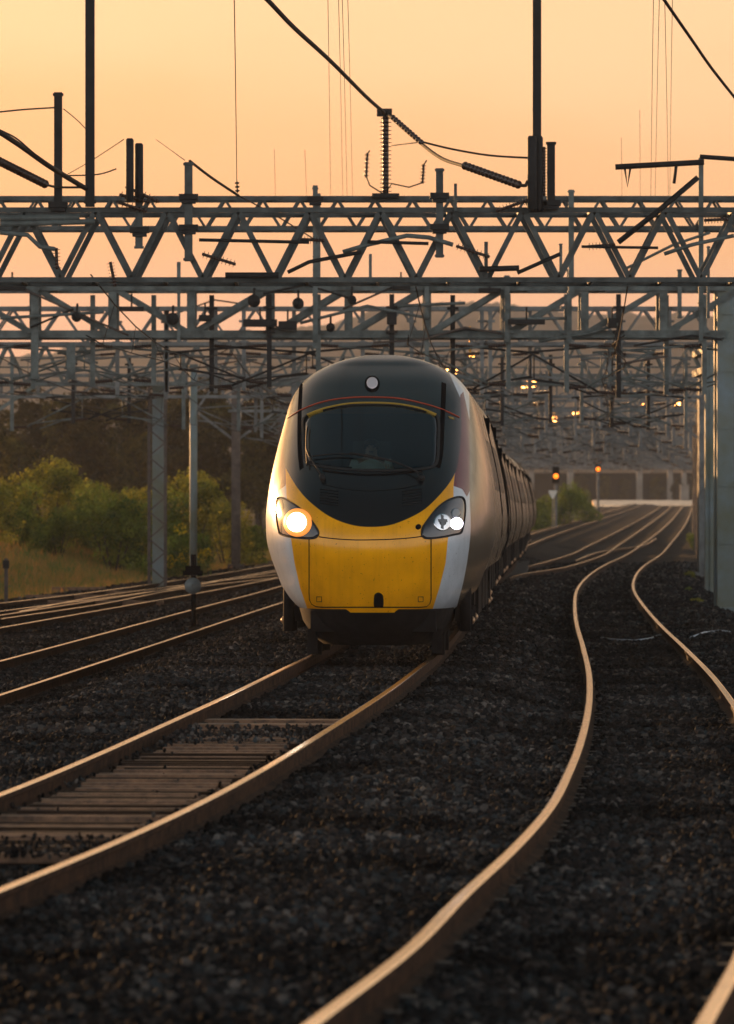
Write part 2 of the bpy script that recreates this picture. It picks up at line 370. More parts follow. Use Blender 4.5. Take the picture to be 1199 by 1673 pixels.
gi = ng.nodes.new('NodeGroupInput'); go = ng.nodes.new('NodeGroupOutput'); m2p = ng.nodes.new('GeometryNodeMeshToPoints'); iop = ng.nodes.new('GeometryNodeInstanceOnPoints')
ci = ng.nodes.new('GeometryNodeCollectionInfo'); ci.inputs['Collection'].default_value = stones; ci.inputs['Separate Children'].default_value = True; ci.inputs['Reset Children'].default_value = True
rv = ng.nodes.new('FunctionNodeRandomValue'); rv.data_type = 'FLOAT_VECTOR'; rv.inputs[0].default_value = (0, 0, 0); rv.inputs[1].default_value = (6.28, 6.28, 6.28)
na = ng.nodes.new('GeometryNodeInputNamedAttribute'); na.data_type = 'FLOAT'; na.inputs['Name'].default_value = 'sz'
L = ng.links.new
L(gi.outputs[0], m2p.inputs['Mesh']); L(m2p.outputs[0], iop.inputs['Points']); L(ci.outputs[0], iop.inputs['Instance']); iop.inputs['Pick Instance'].default_value = True
L(rv.outputs[0], iop.inputs['Rotation']); L(na.outputs[0], iop.inputs['Scale']); L(iop.outputs[0], go.inputs[0])
md = ba.modifiers.new('stones', 'NODES'); md.node_group = ng

# ------------------------------------------------------------------ TRAIN
bodyp = [(0, 3.745), (.15, 3.74), (.3, 3.72), (.48, 3.675), (.66, 3.605), (.82, 3.515), (.94, 3.41), (1.02, 3.31), (1.085, 3.19), (1.13, 3.05), (1.20, 2.75), (1.265, 2.45), (1.32, 2.15), (1.355, 1.85), (1.365, 1.65), (1.35, 1.4), (1.30, 1.2), (1.22, 1.0), (1.12, .82), (1.01, .68), (.90, .56)]
def smooth_curve(P, n):
    P = [Vector((p[0], p[1], 0)) for p in P]; P = [Vector((-P[1].x, P[1].y, 0))] + P + [P[-1] * 2 - P[-2]]; out = []
    for i in range(1, len(P) - 2):
        for k in range(n):
            t = k / n; a, b_, c, d = P[i-1], P[i], P[i+1], P[i+2]
            v = .5 * ((2 * b_) + (c - a) * t + (2*a - 5*b_ + 4*c - d) * t * t + (3*b_ - a - 3*c + d) * t ** 3); out.append((v.x, v.y))
    out.append((P[-2].x, P[-2].y)); return out
bodyp = [(w_ * 1.04 + (.06 * max(0, 1 - abs(z_ - .7) / .35)), z_) for w_, z_ in bodyp]; BP = smooth_curve(bodyp, 12); BZ = np.array([p[1] for p in BP])[::-1]; BWd = np.array([max(0, p[0]) for p in BP])[::-1]
Wz = lambda z: float(np.interp(z, BZ, BWd))
D0 = 4.6
_yc = spline([(.50, .38), (.7, .24), (1.0, .09), (1.3, .0), (1.6, .06), (1.9, .28), (2.15, .62), (2.4, 1.05), (2.7, 1.66), (3.0, 2.32), (3.25, 2.92), (3.45, 3.45), (3.58, 3.88), (3.68, 4.22), (3.745, D0)])
yc = lambda z: min(D0, _yc(z))
PE = 3.0
def surf_y(x, z):
    w = Wz(z)
    if w < 1e-4: return D0
    r = min(1., abs(x / w)); return D0 - (D0 - yc(z)) * (1 - r ** PE) ** (1 / PE)
NZ = 69.6; NX = fT(NZ) ; RZ = .25; YAW = math.atan((fT(94) - fT(NZ)) / (94 - NZ)); NX = (606.5 - CX) / F * NZ
def proj(x, y, z):                                        # nose-local -> photo px
    s = F / (NZ + y * math.cos(YAW) - x * math.sin(YAW)); return CX + s * (NX + y * math.sin(YAW) + x * math.cos(YAW)), HY - s * (z + RZ - CZ)
def unproj(px, py):
    y = .5; x = z = 0
    for _ in range(14):
        s = F / (NZ + y - x * YAW); z = (HY - py) / s + CZ - RZ; x = ((px - CX) / s - NX - y * math.sin(YAW)) / math.cos(YAW)
        w = Wz(z); x = max(-w * .9995, min(w * .9995, x)); y = .5 * y + .5 * surf_y(x, z)
    return Vector((x, y, z))
def nrm(p):
    h = .01; y0 = surf_y(p.x, p.z); dx = (surf_y(p.x + h, p.z) - surf_y(p.x - h, p.z)) / (2 * h); dz = (surf_y(p.x, p.z + h) - surf_y(p.x, p.z - h)) / (2 * h)
    dx = max(-6, min(6, dx)); return Vector((dx, -1, dz)).normalized()
def sdf(px, py, poly):
    P = np.array(poly, float); Q = np.roll(P, -1, 0); X = np.stack([px, py], -1); d = np.full(len(px), 1e9); ins = np.zeros(len(px), bool)
    for a, b_ in zip(P, Q):
        ab = b_ - a; t = np.clip(((X - a) @ ab) / (ab @ ab), 0, 1); d = np.minimum(d, np.hypot(*(X - a - t[:, None] * ab).T))
        c = ((a[1] > X[:, 1]) != (b_[1] > X[:, 1])) & (X[:, 0] < (b_[0] - a[0]) * (X[:, 1] - a[1]) / (b_[1] - a[1] + 1e-12) + a[0]); ins ^= c
    return np.where(ins, -d, d)
def cat(P, n=6, closed=False):
    P = [Vector((p[0], p[1])) for p in P]; N = len(P); out = []
    for i in range(N if closed else N - 1):
        if closed: a, b_, c, d = P[(i-1) % N], P[i], P[(i+1) % N], P[(i+2) % N]
        else: a, b_, c, d = P[max(i-1, 0)], P[i], P[i+1], P[min(i+2, N-1)]
        for k in range(n):
            t = k / n; v = .5 * ((2 * b_) + (c - a) * t + (2*a - 5*b_ + 4*c - d) * t * t + (3*b_ - a - 3*c + d) * t ** 3); out.append((v.x, v.y))
    if not closed: out.append(tuple(P[-1]))
    return out
arc = cat([(466, 764), (483, 793), (504, 818), (537, 843), (572, 857), (607, 861), (644, 856), (688, 836), (717, 810), (737, 785), (747, 764)], 5)
P_black = arc + [(752, 730), (754, 690), (752, 650), (742, 628), (730, 600), (715, 540), (495, 540), (482, 600), (470, 628), (463, 650), (461, 690), (462, 730)]
P_yel = [(463, 740), (466, 770), (467, 794), (468, 812), (470, 850), (475, 879), (481, 920), (490, 960), (502, 995), (502, 1040), (707, 1040), (707, 995), (718, 960), (728, 920), (732, 879), (738, 850), (741, 812), (741, 795), (744, 765), (748, 740)]
P_mar = [(440, 690), (446, 800), (450, 813), (456, 801), (467, 793), (466, 700), (463, 640), (455, 645)]
P_mar2 = [(741, 794), (755, 799), (763, 812), (768, 800), (768, 690), (757, 640), (752, 645), (747, 700), (744, 765)]
P_sil = cat([(766, 560), (767, 700), (767, 800), (769, 860), (765, 905), (757, 950), (748, 985), (738, 1030)], 4) + [(900, 1100), (900, 500)]
P_glass = cat([(497, 683), (525, 670), (565, 663), (608, 661), (650, 663), (690, 671), (714, 680), (716, 720), (712, 758), (690, 766), (650, 769), (608, 769), (565, 767), (525, 762), (500, 752), (496, 715)], 4, True)
TRAIN_L = Vector((NX, NZ, 0.0))
train = empty('high_speed_train', TRAIN_L, 0, label='yellow and white nosed express train with lit headlamp, silver coaches trailing behind', cat='train')
TM = Matrix.Rotation(-YAW, 4, 'Z'); TM.translation = Vector((0, 0, RZ))
def tbuild(mbd, name, mats, parent=None, **k):            # nose-local mesh -> child of train (or of a train part, which sits at the same origin)
    mbd.v = [tuple(TM @ Vector(v)) for v in mbd.v]; return mbd.build(name, mats, parent or train, **k)
NR, NC = len(BP), 280
th = np.linspace(-math.pi / 2, math.pi / 2, NC); V = []
for (w, z) in BP:
    c = yc(z); w = max(w, 0)
    for t in th:
        s_ = math.sin(t); co = math.cos(t); V.append((w * math.copysign(abs(s_) ** (2 / PE), s_), D0 - (D0 - c) * max(co, 0) ** (2 / PE), z))
V = np.array(V); s_ = F / (NZ + V[:, 1] - V[:, 0] * YAW); PX = CX + s_ * (NX + V[:, 1] * math.sin(YAW) + V[:, 0]); PY = HY - s_ * (V[:, 2] + RZ - CZ)
faces = grid_faces(NR, NC); dg = sdf(PX, PY, P_glass); faces = faces[~(dg[faces] < -1.5).all(1)]
mn = bpy.data.materials.new('nose_livery'); mn.use_nodes = True; nt = mn.node_tree; b = nt.nodes['Principled BSDF']
b.inputs['Roughness'].default_value = .27; b.inputs['Coat Weight'].default_value = .08; b.inputs['Specular IOR Level'].default_value = .4; b.inputs['Coat Roughness'].default_value = .1
no = nt.nodes.new('ShaderNodeTexNoise'); no.inputs['Scale'].default_value = 2.2; no.inputs['Detail'].default_value = 8; tcn = nt.nodes.new('ShaderNodeTexCoord'); nt.links.new(tcn.outputs['Object'], no.inputs['Vector'])
rg = nt.nodes.new('ShaderNodeMapRange'); rg.inputs['From Min'].default_value = .3; rg.inputs['From Max'].default_value = .7; rg.inputs['To Min'].default_value = .80; rg.inputs['To Max'].default_value = 1.04; nt.links.new(no.outputs['Fac'], rg.inputs['Value'])
rg2 = nt.nodes.new('ShaderNodeMapRange'); rg2.inputs['To Min'].default_value = .30; rg2.inputs['To Max'].default_value = .16; nt.links.new(no.outputs['Fac'], rg2.inputs['Value']); nt.links.new(rg2.outputs[0], b.inputs['Roughness'])
cur = nt.nodes.new('ShaderNodeRGB'); cur.outputs[0].default_value = (.60, .64, .68, 1); cur = cur.outputs[0]
for nm, c_ in (('sd_yellow', (1., .42, .003)), ('sd_maroon', (.15, .008, .010)), ('sd_silver', (.13, .10, .07)), ('sd_black', (.008, .010, .012))):
    a_ = nt.nodes.new('ShaderNodeAttribute'); a_.attribute_name = nm; mr = nt.nodes.new('ShaderNodeMapRange'); mr.inputs['From Min'].default_value = -.5; mr.inputs['From Max'].default_value = .5
    mr.inputs['To Min'].default_value = 1; mr.inputs['To Max'].default_value = 0; nt.links.new(a_.outputs['Fac'], mr.inputs['Value'])
    mx = nt.nodes.new('ShaderNodeMix'); mx.data_type = 'RGBA'; nt.links.new(mr.outputs[0], mx.inputs[0]); nt.links.new(cur, mx.inputs[6]); mx.inputs[7].default_value = (*c_, 1); cur = mx.outputs[2]
spk = nt.nodes.new('ShaderNodeTexNoise'); spk.inputs['Scale'].default_value = 42; spk.inputs['Detail'].default_value = 4; nt.links.new(tcn.outputs['Object'], spk.inputs['Vector'])
spr = nt.nodes.new('ShaderNodeMapRange'); spr.inputs['From Min'].default_value = .66; spr.inputs['From Max'].default_value = .72; spr.inputs['To Min'].default_value = 1; spr.inputs['To Max'].default_value = .45; nt.links.new(spk.outputs['Fac'], spr.inputs['Value'])
stm = nt.nodes.new('ShaderNodeMapping'); stm.inputs['Scale'].default_value = (14, 1, 1.2); nt.links.new(tcn.outputs['Object'], stm.inputs[0]); st_ = nt.nodes.new('ShaderNodeTexNoise'); st_.inputs['Scale'].default_value = 1.6; st_.inputs['Detail'].default_value = 5; nt.links.new(stm.outputs[0], st_.inputs['Vector'])
str_ = nt.nodes.new('ShaderNodeMapRange'); str_.inputs['From Min'].default_value = .5; str_.inputs['From Max'].default_value = .75; str_.inputs['To Min'].default_value = 1; str_.inputs['To Max'].default_value = .90; nt.links.new(st_.outputs['Fac'], str_.inputs['Value'])
mu1 = nt.nodes.new('ShaderNodeMath'); mu1.operation = 'MULTIPLY'; nt.links.new(spr.outputs[0], mu1.inputs[0]); nt.links.new(str_.outputs[0], mu1.inputs[1])
mu2 = nt.nodes.new('ShaderNodeMath'); mu2.operation = 'MULTIPLY'; nt.links.new(mu1.outputs[0], mu2.inputs[0]); nt.links.new(rg.outputs[0], mu2.inputs[1])
mx = nt.nodes.new('ShaderNodeVectorMath'); mx.operation = 'SCALE'; nt.links.new(cur, mx.inputs[0]); nt.links.new(mu2.outputs[0], mx.inputs['Scale']); nt.links.new(mx.outputs[0], b.inputs['Base Color'])
Vw = np.array([tuple(TM @ Vector(v)) for v in V])
nose = np_mesh('nose', Vw, faces[:, ::-1], mn, train, True)
for nm, val in (('sd_yellow', sdf(PX, PY, P_yel)), ('sd_maroon', np.minimum(sdf(PX, PY, P_mar), sdf(PX, PY, P_mar2))), ('sd_black', sdf(PX, PY, P_black)), ('sd_silver', sdf(PX, PY, P_sil))):
    a_ = nose.data.attributes.new(nm, 'FLOAT', 'POINT'); a_.data.foreach_set('value', val.astype(np.float32))
def patch(name, poly, off, mats, rings=10, parent=None, ctr=None, inner=0., **k):
    n = len(poly); cx, cy = ctr or (sum(p[0] for p in poly) / n, sum(p[1] for p in poly) / n); m_ = MB(); vs = []
    for r in range(rings + 1):
        t = inner + (1 - inner) * r / rings
        for p in poly:
            q = unproj(cx + (p[0] - cx) * t, cy + (p[1] - cy) * t); vs.append(q + nrm(q) * off)
    fs = [(r * n + i, r * n + (i + 1) % n, (r + 1) * n + (i + 1) % n, (r + 1) * n + i) for r in range(rings) for i in range(n)]
    # edge skirt so the piece has thickness
    b0 = len(vs)
    for p in poly: q = unproj(*p); vs.append(q - nrm(q) * .004)
    fs += [(rings * n + i, rings * n + (i + 1) % n, b0 + (i + 1) % n, b0 + i) for i in range(n)]
    m_.add(vs, fs, 0, True); return tbuild(m_, name, mats, parent, **k)
def ribbon(mbd, P, w, off=.006, mi=0, closed=False, th=.0):
    pts = [unproj(*p) for p in P]; N = len(pts); vs = []; fs = []
    for i, p in enumerate(pts):
        a = pts[(i - 1) % N] if (closed or i > 0) else p; c = pts[(i + 1) % N] if (closed or i < N - 1) else p
        n_ = nrm(p); s = (c - a).cross(n_).normalized() * (w / 2); q = p + n_ * off
        vs += [q + s, q - s, p + s - n_ * .003, p - s - n_ * .003]
    for i in range(N if closed else N - 1):
        A = i * 4; B = ((i + 1) % N) * 4; fs += [(A, A + 1, B + 1, B), (A, B, B + 2, A + 2), (A + 1, A + 3, B + 3, B + 1)]
    mbd.add(vs, fs, mi, False)
# windscreen
mgl = bpy.data.materials.new('tinted_windscreen'); mgl.use_nodes = True; nt = mgl.node_tree; nt.nodes.remove(nt.nodes['Principled BSDF'])
tb = nt.nodes.new('ShaderNodeBsdfTransparent'); tb.inputs[0].default_value = (.52, .62, .62, 1); gb = nt.nodes.new('ShaderNodeBsdfGlossy'); gb.inputs['Roughness'].default_value = .06; gb.inputs['Color'].default_value = (.8, .9, 1, 1)
fr = nt.nodes.new('ShaderNodeFresnel'); fr.inputs['IOR'].default_value = 1.5; mxs = nt.nodes.new('ShaderNodeMixShader'); nt.links.new(fr.outputs[0], mxs.inputs[0]); nt.links.new(tb.outputs[0], mxs.inputs[1]); nt.links.new(gb.outputs[0], mxs.inputs[2]); nt.links.new(mxs.outputs[0], nt.nodes['Material Output'].inputs['Surface'])
glass = patch('windscreen', P_glass, .006, mgl, 12)
m_ = MB(); ribbon(m_, P_glass, .035, .011, closed=True); tbuild(m_, 'windscreen_seal', M['rubber'])
m_ = MB(); ribbon(m_, cat([(470, 683), (496, 668), (530, 656), (570, 650), (608, 649), (650, 651), (690, 659), (722, 669), (750, 682)], 5), .014, .010); tbuild(m_, 'red_stripe', M['red'])
m_ = MB(); ribbon(m_, cat([(503, 679), (530, 669), (568, 661.5), (608, 660), (650, 662), (686, 669), (712, 679)], 5), .018, .026); tbuild(m_, 'yellow_stripe', M['yline'])
m_ = MB()
for P in (cat([(492, 626), (490, 660), (489, 700), (490, 740), (493, 766)], 5), cat([(725, 626), (724, 660), (722, 700), (720, 740), (715, 764)], 5)): ribbon(m_, P, .06, .004)
tbuild(m_, 'pillar_groove', M['matt'])
# hatch seams
m_ = MB()
ribbon(m_, [(505, 879)] + [(505, y) for y in range(890, 980, 10)] + [(506, 981), (509, 987), (516, 991)] + [(x, 992) for x in range(526, 690, 10)] + [(697, 991), (702, 986), (704, 979)] + [(704, y) for y in range(970, 876, -10)] + [(704, 879)], .016, .003)
ribbon(m_, cat([(521, 877), (545, 880), (575, 882), (607, 882), (640, 881), (668, 879), (692, 876)], 5), .012, .003)
tbuild(m_, 'hatch_seam', M['matt'])
patch('coupler_recess', cat([(611, 991), (611, 975), (613, 970), (618, 968), (623, 970), (626, 975), (626, 991), (619, 992)], 3, True), .004, M['matt'], 4)
for px in (521.5, 687):
    m_ = MB(); ribbon(m_, [(px - 4, 975), (px - 4, 983), (px + 4, 983), (px + 4, 975)], .01, .004, closed=True); tbuild(m_, 'jacking_point', M['rust'])
circ = lambda cx, cy, r, n=28: [(cx + r * math.cos(2 * math.pi * i / n), cy + r * math.sin(2 * math.pi * i / n)) for i in range(n)]
patch('socket_cap', circ(683, 861, 4.3), .012, M['matt'], 3)
# headlights
hl = [((270, 320), (310, 280), (380, 290), (470, 345), (560, 400), (650, 475), (740, 570), (820, 680), (862, 760), (850, 820), (790, 855), (650, 855), (480, 838), (330, 798), (300, 740), (275, 620), (262, 480)), (420, 780)]
hr = [((243, 790), (255, 700), (330, 590), (430, 460), (560, 345), (690, 285), (780, 270), (840, 300), (858, 400), (850, 560), (825, 700), (795, 780), (700, 805), (560, 835), (400, 855), (300, 855), (258, 830)), (660, 780)]
conv = lambda h: [(h[1][0] + x / 8.56, h[1][1] + y / 8.56) for x, y in h[0]]
HL = patch('headlight', cat(conv(hl), 4, True), .006, M['lampglass'], 10, label='left headlight with its round lamp lit')
HR = patch('headlight', cat(conv(hr), 4, True), .006, M['lampglass'], 10, label='right headlight, unlit main lamp beside a small lit lamp')
for h, c in ((HL, conv(hl)), (HR, conv(hr))):
    m_ = MB(); ribbon(m_, cat(c, 4, True), .014, .009, closed=True); tbuild(m_, 'rim', M['rubber'], h)
patch('lamp', circ(486, 853.5, 15.5), .016, M['lamp'], 5, HL)
patch('lamp_glow_ring', circ(487, 854, 23), .011, emis('warm_glow', (1, .34, .06), .75), 3, HL, inner=.5)  # emissive ring added for the orange glow around the lit lamp
patch('lamp', circ(722, 853.5, 14), .013, M['chrome'], 5, HR, inner=.42)
m_ = MB(); ribbon(m_, [(721, 842), (721, 864)], .045, .017); ribbon(m_, [(715, 851), (729, 851)], .035, .0175); tbuild(m_, 'lamp_cross', M['lampglass'], HR)
patch('daytime_lamp', circ(745, 855.5, 9.5), .016, M['lamp_small'], 4, HR)
patch('marker_lens', circ(744, 838, 7.5), .012, mat('dim_lens', (.12, .14, .16), .2, 0, coat=.5), 4, HR)
HT = patch('top_light', circ(608, 627.5, 9), .02, M['pink'], 5, label='round pale lens high on the nose')
patch('lamp_bezel', circ(608, 627.5, 12.2), .013, M['matt'], 3, HT, inner=.5)
# lower windscreen fairing line, vents, wipers
for x0, x1, tilt in ((523, 553, 4), (657, 689, -4)):
    m_ = MB()
    for r in range(6): ribbon(m_, [(x0, 801 + r * 4.6 - tilt / 2), ((x0 + x1) / 2, 801 + r * 4.6), (x1, 801 + r * 4.6 + tilt / 2)], .012, .005)
    tbuild(m_, 'vent', M['under'])
m_ = MB(); ribbon(m_, cat([(528, 769), (565, 774), (608, 776), (650, 774), (690, 769)], 5), .02, .012); ribbon(m_, cat([(530, 792), (570, 800), (608, 802), (650, 799), (680, 793)], 5), .008, .004); tbuild(m_, 'fairing_lip', M['matt'])
def surf_tube(mbd, P, r, off): mbd.tube([unproj(*p) + nrm(unproj(*p)) * off for p in P], r, 6)
m_ = MB(); surf_tube(m_, cat([(688, 783), (674, 773), (645, 761), (610, 752), (572, 746)], 4), .014, .05); surf_tube(m_, cat([(512, 749), (545, 746), (572, 746), (600, 750), (628, 757)], 4), .011, .035); surf_tube(m_, [(688, 786), (686, 779)], .04, .03); tbuild(m_, 'wiper', M['dark'], label='long wiper lying across the bottom of the windscreen')
m_ = MB(); surf_tube(m_, cat([(528, 783), (518, 766), (508, 750), (503, 736)], 4), .013, .045); surf_tube(m_, cat([(504, 764), (503, 740), (503, 715), (505, 700)], 4), .011, .035); surf_tube(m_, [(528, 786), (527, 780)], .035, .03); tbuild(m_, 'wiper', M['dark'], label='short upright wiper parked at the left edge of the windscreen')
m_ = MB(); m_.box((0, 0, 0), (.001, .001, .001)) if False else None
# small badge plate
m_ = MB(); ribbon(m_, [(733, 682), (741, 684)], .035, .006); tbuild(m_, 'number_plate', M['yline'])
# valance, obstacle deflector
m_ = MB()
vs = []; N = 40
for z, w, yo in ((.60, .97, .32), (.45, .93, .42), (.28, .84, .62), (.16, .70, .85)):
    for i in range(N + 1):
        t = -1 + 2 * i / N; vs.append((w * t, yo + 2.6 * (1 - (1 - abs(t) ** 3) ** (1 / 3)), z))
m_.add(vs, [(r * (N + 1) + i, r * (N + 1) + i + 1, (r + 1) * (N + 1) + i + 1, (r + 1) * (N + 1) + i) for r in range(3) for i in range(N)], 0, True)
m_.box((0, 2.0, .45), (1.5, 2.6, .25)); m_.box((-.7525, 1.3, .2), (.12, .1, .3)); m_.box((.7525, 1.3, .2), (.12, .1, .3))
m_.tube([(-.25, .62, .36), (.25, .62, .36)], .05); tbuild(m_, 'valance', M['under'])
# cab interior
m_ = MB(); m_.box((0, 3.05, 2.4), (1.7, .06, 1.15)); m_.box((0, 1.75, 2.02), (1.7, .9, .10)); m_.box((-.45, 1.9, 2.15), (.5, .3, .2)); m_.box((.5, 1.95, 2.13), (.6, .25, .16)); m_.box((0, 2.4, 1.72), (1.8, 1.4, .05))
tbuild(m_, 'cab_interior', M['trim'])
m_ = MB(); m_.box((-.08, 2.72, 2.32), (.46, .12, .62)); m_.box((-.08, 2.5, 1.98), (.46, .46, .1)); tbuild(m_, 'driver_seat', mat('seat_grey', (.08, .1, .1), .9))

# driver: one continuous skinned figure
def figure():
    V_ = dict(pel=(0, 0, 0), bel=(0, .0, .14), ch=(0, -.01, .34), nk=(0, -.01, .50), hd=(0, -.02, .60), top=(0, -.02, .70), shl=(-.19, -.01, .44), ell=(-.25, -.12, .2), hal=(-.17, -.36, .2), shr=(.19, -.01, .44), elr=(.25, -.12, .2), har=(.17, -.36, .2), hil=(-.10, -.05, -.02), knl=(-.13, -.45, .0), ftl=(-.13, -.45, -.26), hir=(.10, -.05, -.02), knr=(.13, -.45, .0), ftr=(.13, -.45, -.26))
    R = dict(pel=.15, bel=.14, ch=.155, nk=.06, hd=.085, top=.07, shl=.07, ell=.045, hal=.035, shr=.07, elr=.045, har=.035, hil=.09, knl=.06, ftl=.045, hir=.09, knr=.06, ftr=.045)
    E = [('pel', 'bel'), ('bel', 'ch'), ('ch', 'nk'), ('nk', 'hd'), ('hd', 'top'), ('ch', 'shl'), ('shl', 'ell'), ('ell', 'hal'), ('ch', 'shr'), ('shr', 'elr'), ('elr', 'har'), ('pel', 'hil'), ('hil', 'knl'), ('knl', 'ftl'), ('pel', 'hir'), ('hir', 'knr'), ('knr', 'ftr')]
    K = list(V_); me = bpy.data.meshes.new('person'); me.from_pydata([V_[k] for k in K], [(K.index(a), K.index(b_)) for a, b_ in E], [])
    me.materials.append(M['skin']); o = bpy.data.objects.new('person', me); col.objects.link(o)
    o.modifiers.new('s', 'SKIN').use_smooth_shade = True
    for i, k in enumerate(K): me.skin_vertices[0].data[i].radius = (R[k], R[k] * (.72 if k in ('ch', 'bel') else 1))
    me.skin_vertices[0].data[0].use_root = True
    o.modifiers.new('d', 'SUBSURF').render_levels = 2
    return o
per = figure(); pl = TM @ Vector((-.08, 2.52, 2.03 - .10)); per.location = TRAIN_L + pl; per.rotation_euler = (0, 0, -YAW)
tag(per, 'driver in a pale shirt seated behind the train windscreen', 'person')
m_ = MB(); 
m_.tube([(0, 0, .02), (0, 0, .14), (0, -.01, .3), (0, -.01, .42), (0, -.01, .475)], [.165, .16, .18, .17, .085], 16)
for s in (-1, 1): m_.tube([(s * .12, -.01, .41), (s * .19, -.01, .42), (s * .235, -.07, .31), (s * .25, -.12, .2)], [.07, .078, .062, .055], 10)
m_.build('shirt', M['shirt'], per)
m_ = MB(); m_.tube([(0, .01, .60), (0, .01, .66), (0, .0, .705), (0, 0, .725)], [.095, .1, .075, .03], 12); m_.build('hair', M['hair'], per)
m_ = MB()
for s in (-1, 1): m_.box((s * .032, -.103, .625), (.022, .01, .010))
m_.box((0, -.106, .565), (.05, .01, .008)); m_.build('face_features', M['hair'], per)

# coaches
CP = [p for p in BP if p[1] > 1.02]
full = [(-w, z) for w, z in CP[::-1]] + [(w, z) for w, z in CP[1:]]
def coach_mesh(y0, y1, endcap=True):
    m_ = MB(); n = len(full); vs = []
    for y in (y0, y1):
        for (w, z) in full: vs.append((w, y, z))
    fs = []; mi = []
    for k in range(n - 1):
        zc = (full[k][1] + full[k+1][1]) / 2; m_i = 1 if zc > 3.35 else 0
        fs.append((k, k + 1, n + k + 1, n + k)); mi.append(m_i)
    m_.v = vs; m_.f = fs; m_.m = mi; m_.sm = [True] * len(fs)
    m_.add([vs[i] for i in range(n)], [tuple(range(n - 1, -1, -1))], 0); m_.add([vs[n + i] for i in range(n)], [tuple(range(n))], 0)
    m_.box((0, (y0 + y1) / 2, 1.0), (2.3, y1 - y0 - .4, .1), 2)
    return m_
def side_pt(z, y, s, off): return Vector((s * (Wz(z) + off), y, z))
def side_strip(m_, z0, z1, ya, yb, off=.004, mi=0, n=6):
    for s in (-1, 1):
        vs = []; fs = []
        for i in range(n + 1):
            z = z0 + (z1 - z0) * i / n; vs += [side_pt(z, ya, s, off), side_pt(z, yb, s, off)]
        fs = [(2 * i, 2 * i + 1, 2 * i + 3, 2 * i + 2) for i in range(n)]
        m_.add(vs, fs, mi, True)
        for yy in (ya, yb):                                 # end faces, so that a strip has real thickness
            vs = []
            for i in range(n + 1):
                z = z0 + (z1 - z0) * i / n; vs += [side_pt(z, yy, s, -.01), side_pt(z, yy, s, off)]
            m_.add(vs, [(2 * i, 2 * i + 1, 2 * i + 3, 2 * i + 2) for i in range(n)], mi)
def bogie_mesh():
    m_ = MB()
    for s in (-1, 1):
        m_.box((s * 1.02, 0, .52), (.14, 3.0, .2)); m_.box((s * 1.02, 0, .75), (.3, .8, .3))
        for y in (-1.3, 1.3):
            m_.tube([(s * .69, y, .43), (s * .82, y, .43)], .43, 24); m_.tube([(s * 1.0, y, .43), (s * 1.16, y, .43)], .13, 12)
            m_.tube([(s * 1.16, y, .43), (s * 1.175, y, .43), (s * 1.195, y, .43)], [.05, .045, .012], 12, 1); m_.tube([(s * 1.08, y - .35, .3), (s * 1.08, y - .35, .95)], .07, 8)
    for y in (-1.3, 1.3): m_.tube([(-.8, y, .43), (.8, y, .43)], .08, 8)
    m_.box((0, 0, .55), (1.8, .5, .25)); return m_
bogie_me = None
def fit_coach(o, y0, y1, bogies, parent_org):
    """children of a coach: window bands, doors, indicators, bogies, boxes (coach-local coordinates)"""
    global bogie_me
    m_ = MB(); wy = y0 + 3.0
    while wy < y1 - 4.2: side_strip(m_, 2.05, 2.72, wy, wy + 1.5, .004); wy += 1.85
    m_.build('window', M['band'], o)
    for yd in ((13., y1 - 1.95) if y0 > 2 else (y0 + .95, 12.2)):
        m_ = MB(); side_strip(m_, 1.12, 3.12, yd, yd + .16, .011); side_strip(m_, 1.12, 3.12, yd + .95, yd + 1.08, .008); side_strip(m_, 2.1, 2.8, yd + .3, yd + .7, .006); m_.build('door', M['matt'], o)
        m_ = MB()
        for s in (-1, 1): m_.box((s * (Wz(2.98) + .012), yd + .5, 2.98), (.07, .5, .22))
        m_.build('door_light', M['matt'], o)
    m_ = MB()
    yb = y0 + 4.6
    for yc_, L_ in ((.30, 3.2), (.5, 2.6), (.68, 3.0)):
        m_.box((0, y0 + (y1 - y0) * yc_, .68), (2.3, L_, .55))
    side = m_.build('underframe_box', M['under'], o)
    for by in bogies:
        if bogie_me is None: q = bogie_mesh().build('bogie', [M['under'], M['axle']], o); bogie_me = q.data
        else: q = bpy.data.objects.new('bogie', bogie_me); col.objects.link(q); q.parent = o
        q.location = (0, by, 0)
zf = NZ; first = True; Zc = NZ
pos = NZ
for i in range(8):
    L_ = 23.9; a = Vector((fT(pos), pos)); bq = Vector((fT(pos + L_), pos + L_)); 
    if i == 0: a = Vector((NX, NZ)); ang = YAW
    else: ang = math.atan2(bq.x - a.x, bq.y - a.y)
    y0 = D0 if i == 0 else .35; y1 = L_ - .35
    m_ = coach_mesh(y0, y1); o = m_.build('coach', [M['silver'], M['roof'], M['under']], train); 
    o.location = Vector((a.x, a.y, offT(pos) + e(pos + L_ / 2))) - TRAIN_L; o.rotation_euler = (0, 0, -ang)
    fit_coach(o, y0, y1, (3.9, L_ - 3.9), None)
    if i > 0:
        m_ = MB(); m_.box((0, 0, 2.2), (1.9, .76, 2.2)); m_.build('gangway', M['rubber'], o)
    m_ = MB(); side_strip(m_, 1.06, 3.30, y1 - .10, y1 - .01, .022, 0, 12); m_.build('end_seal', M['matt'], o)
    pos += L_

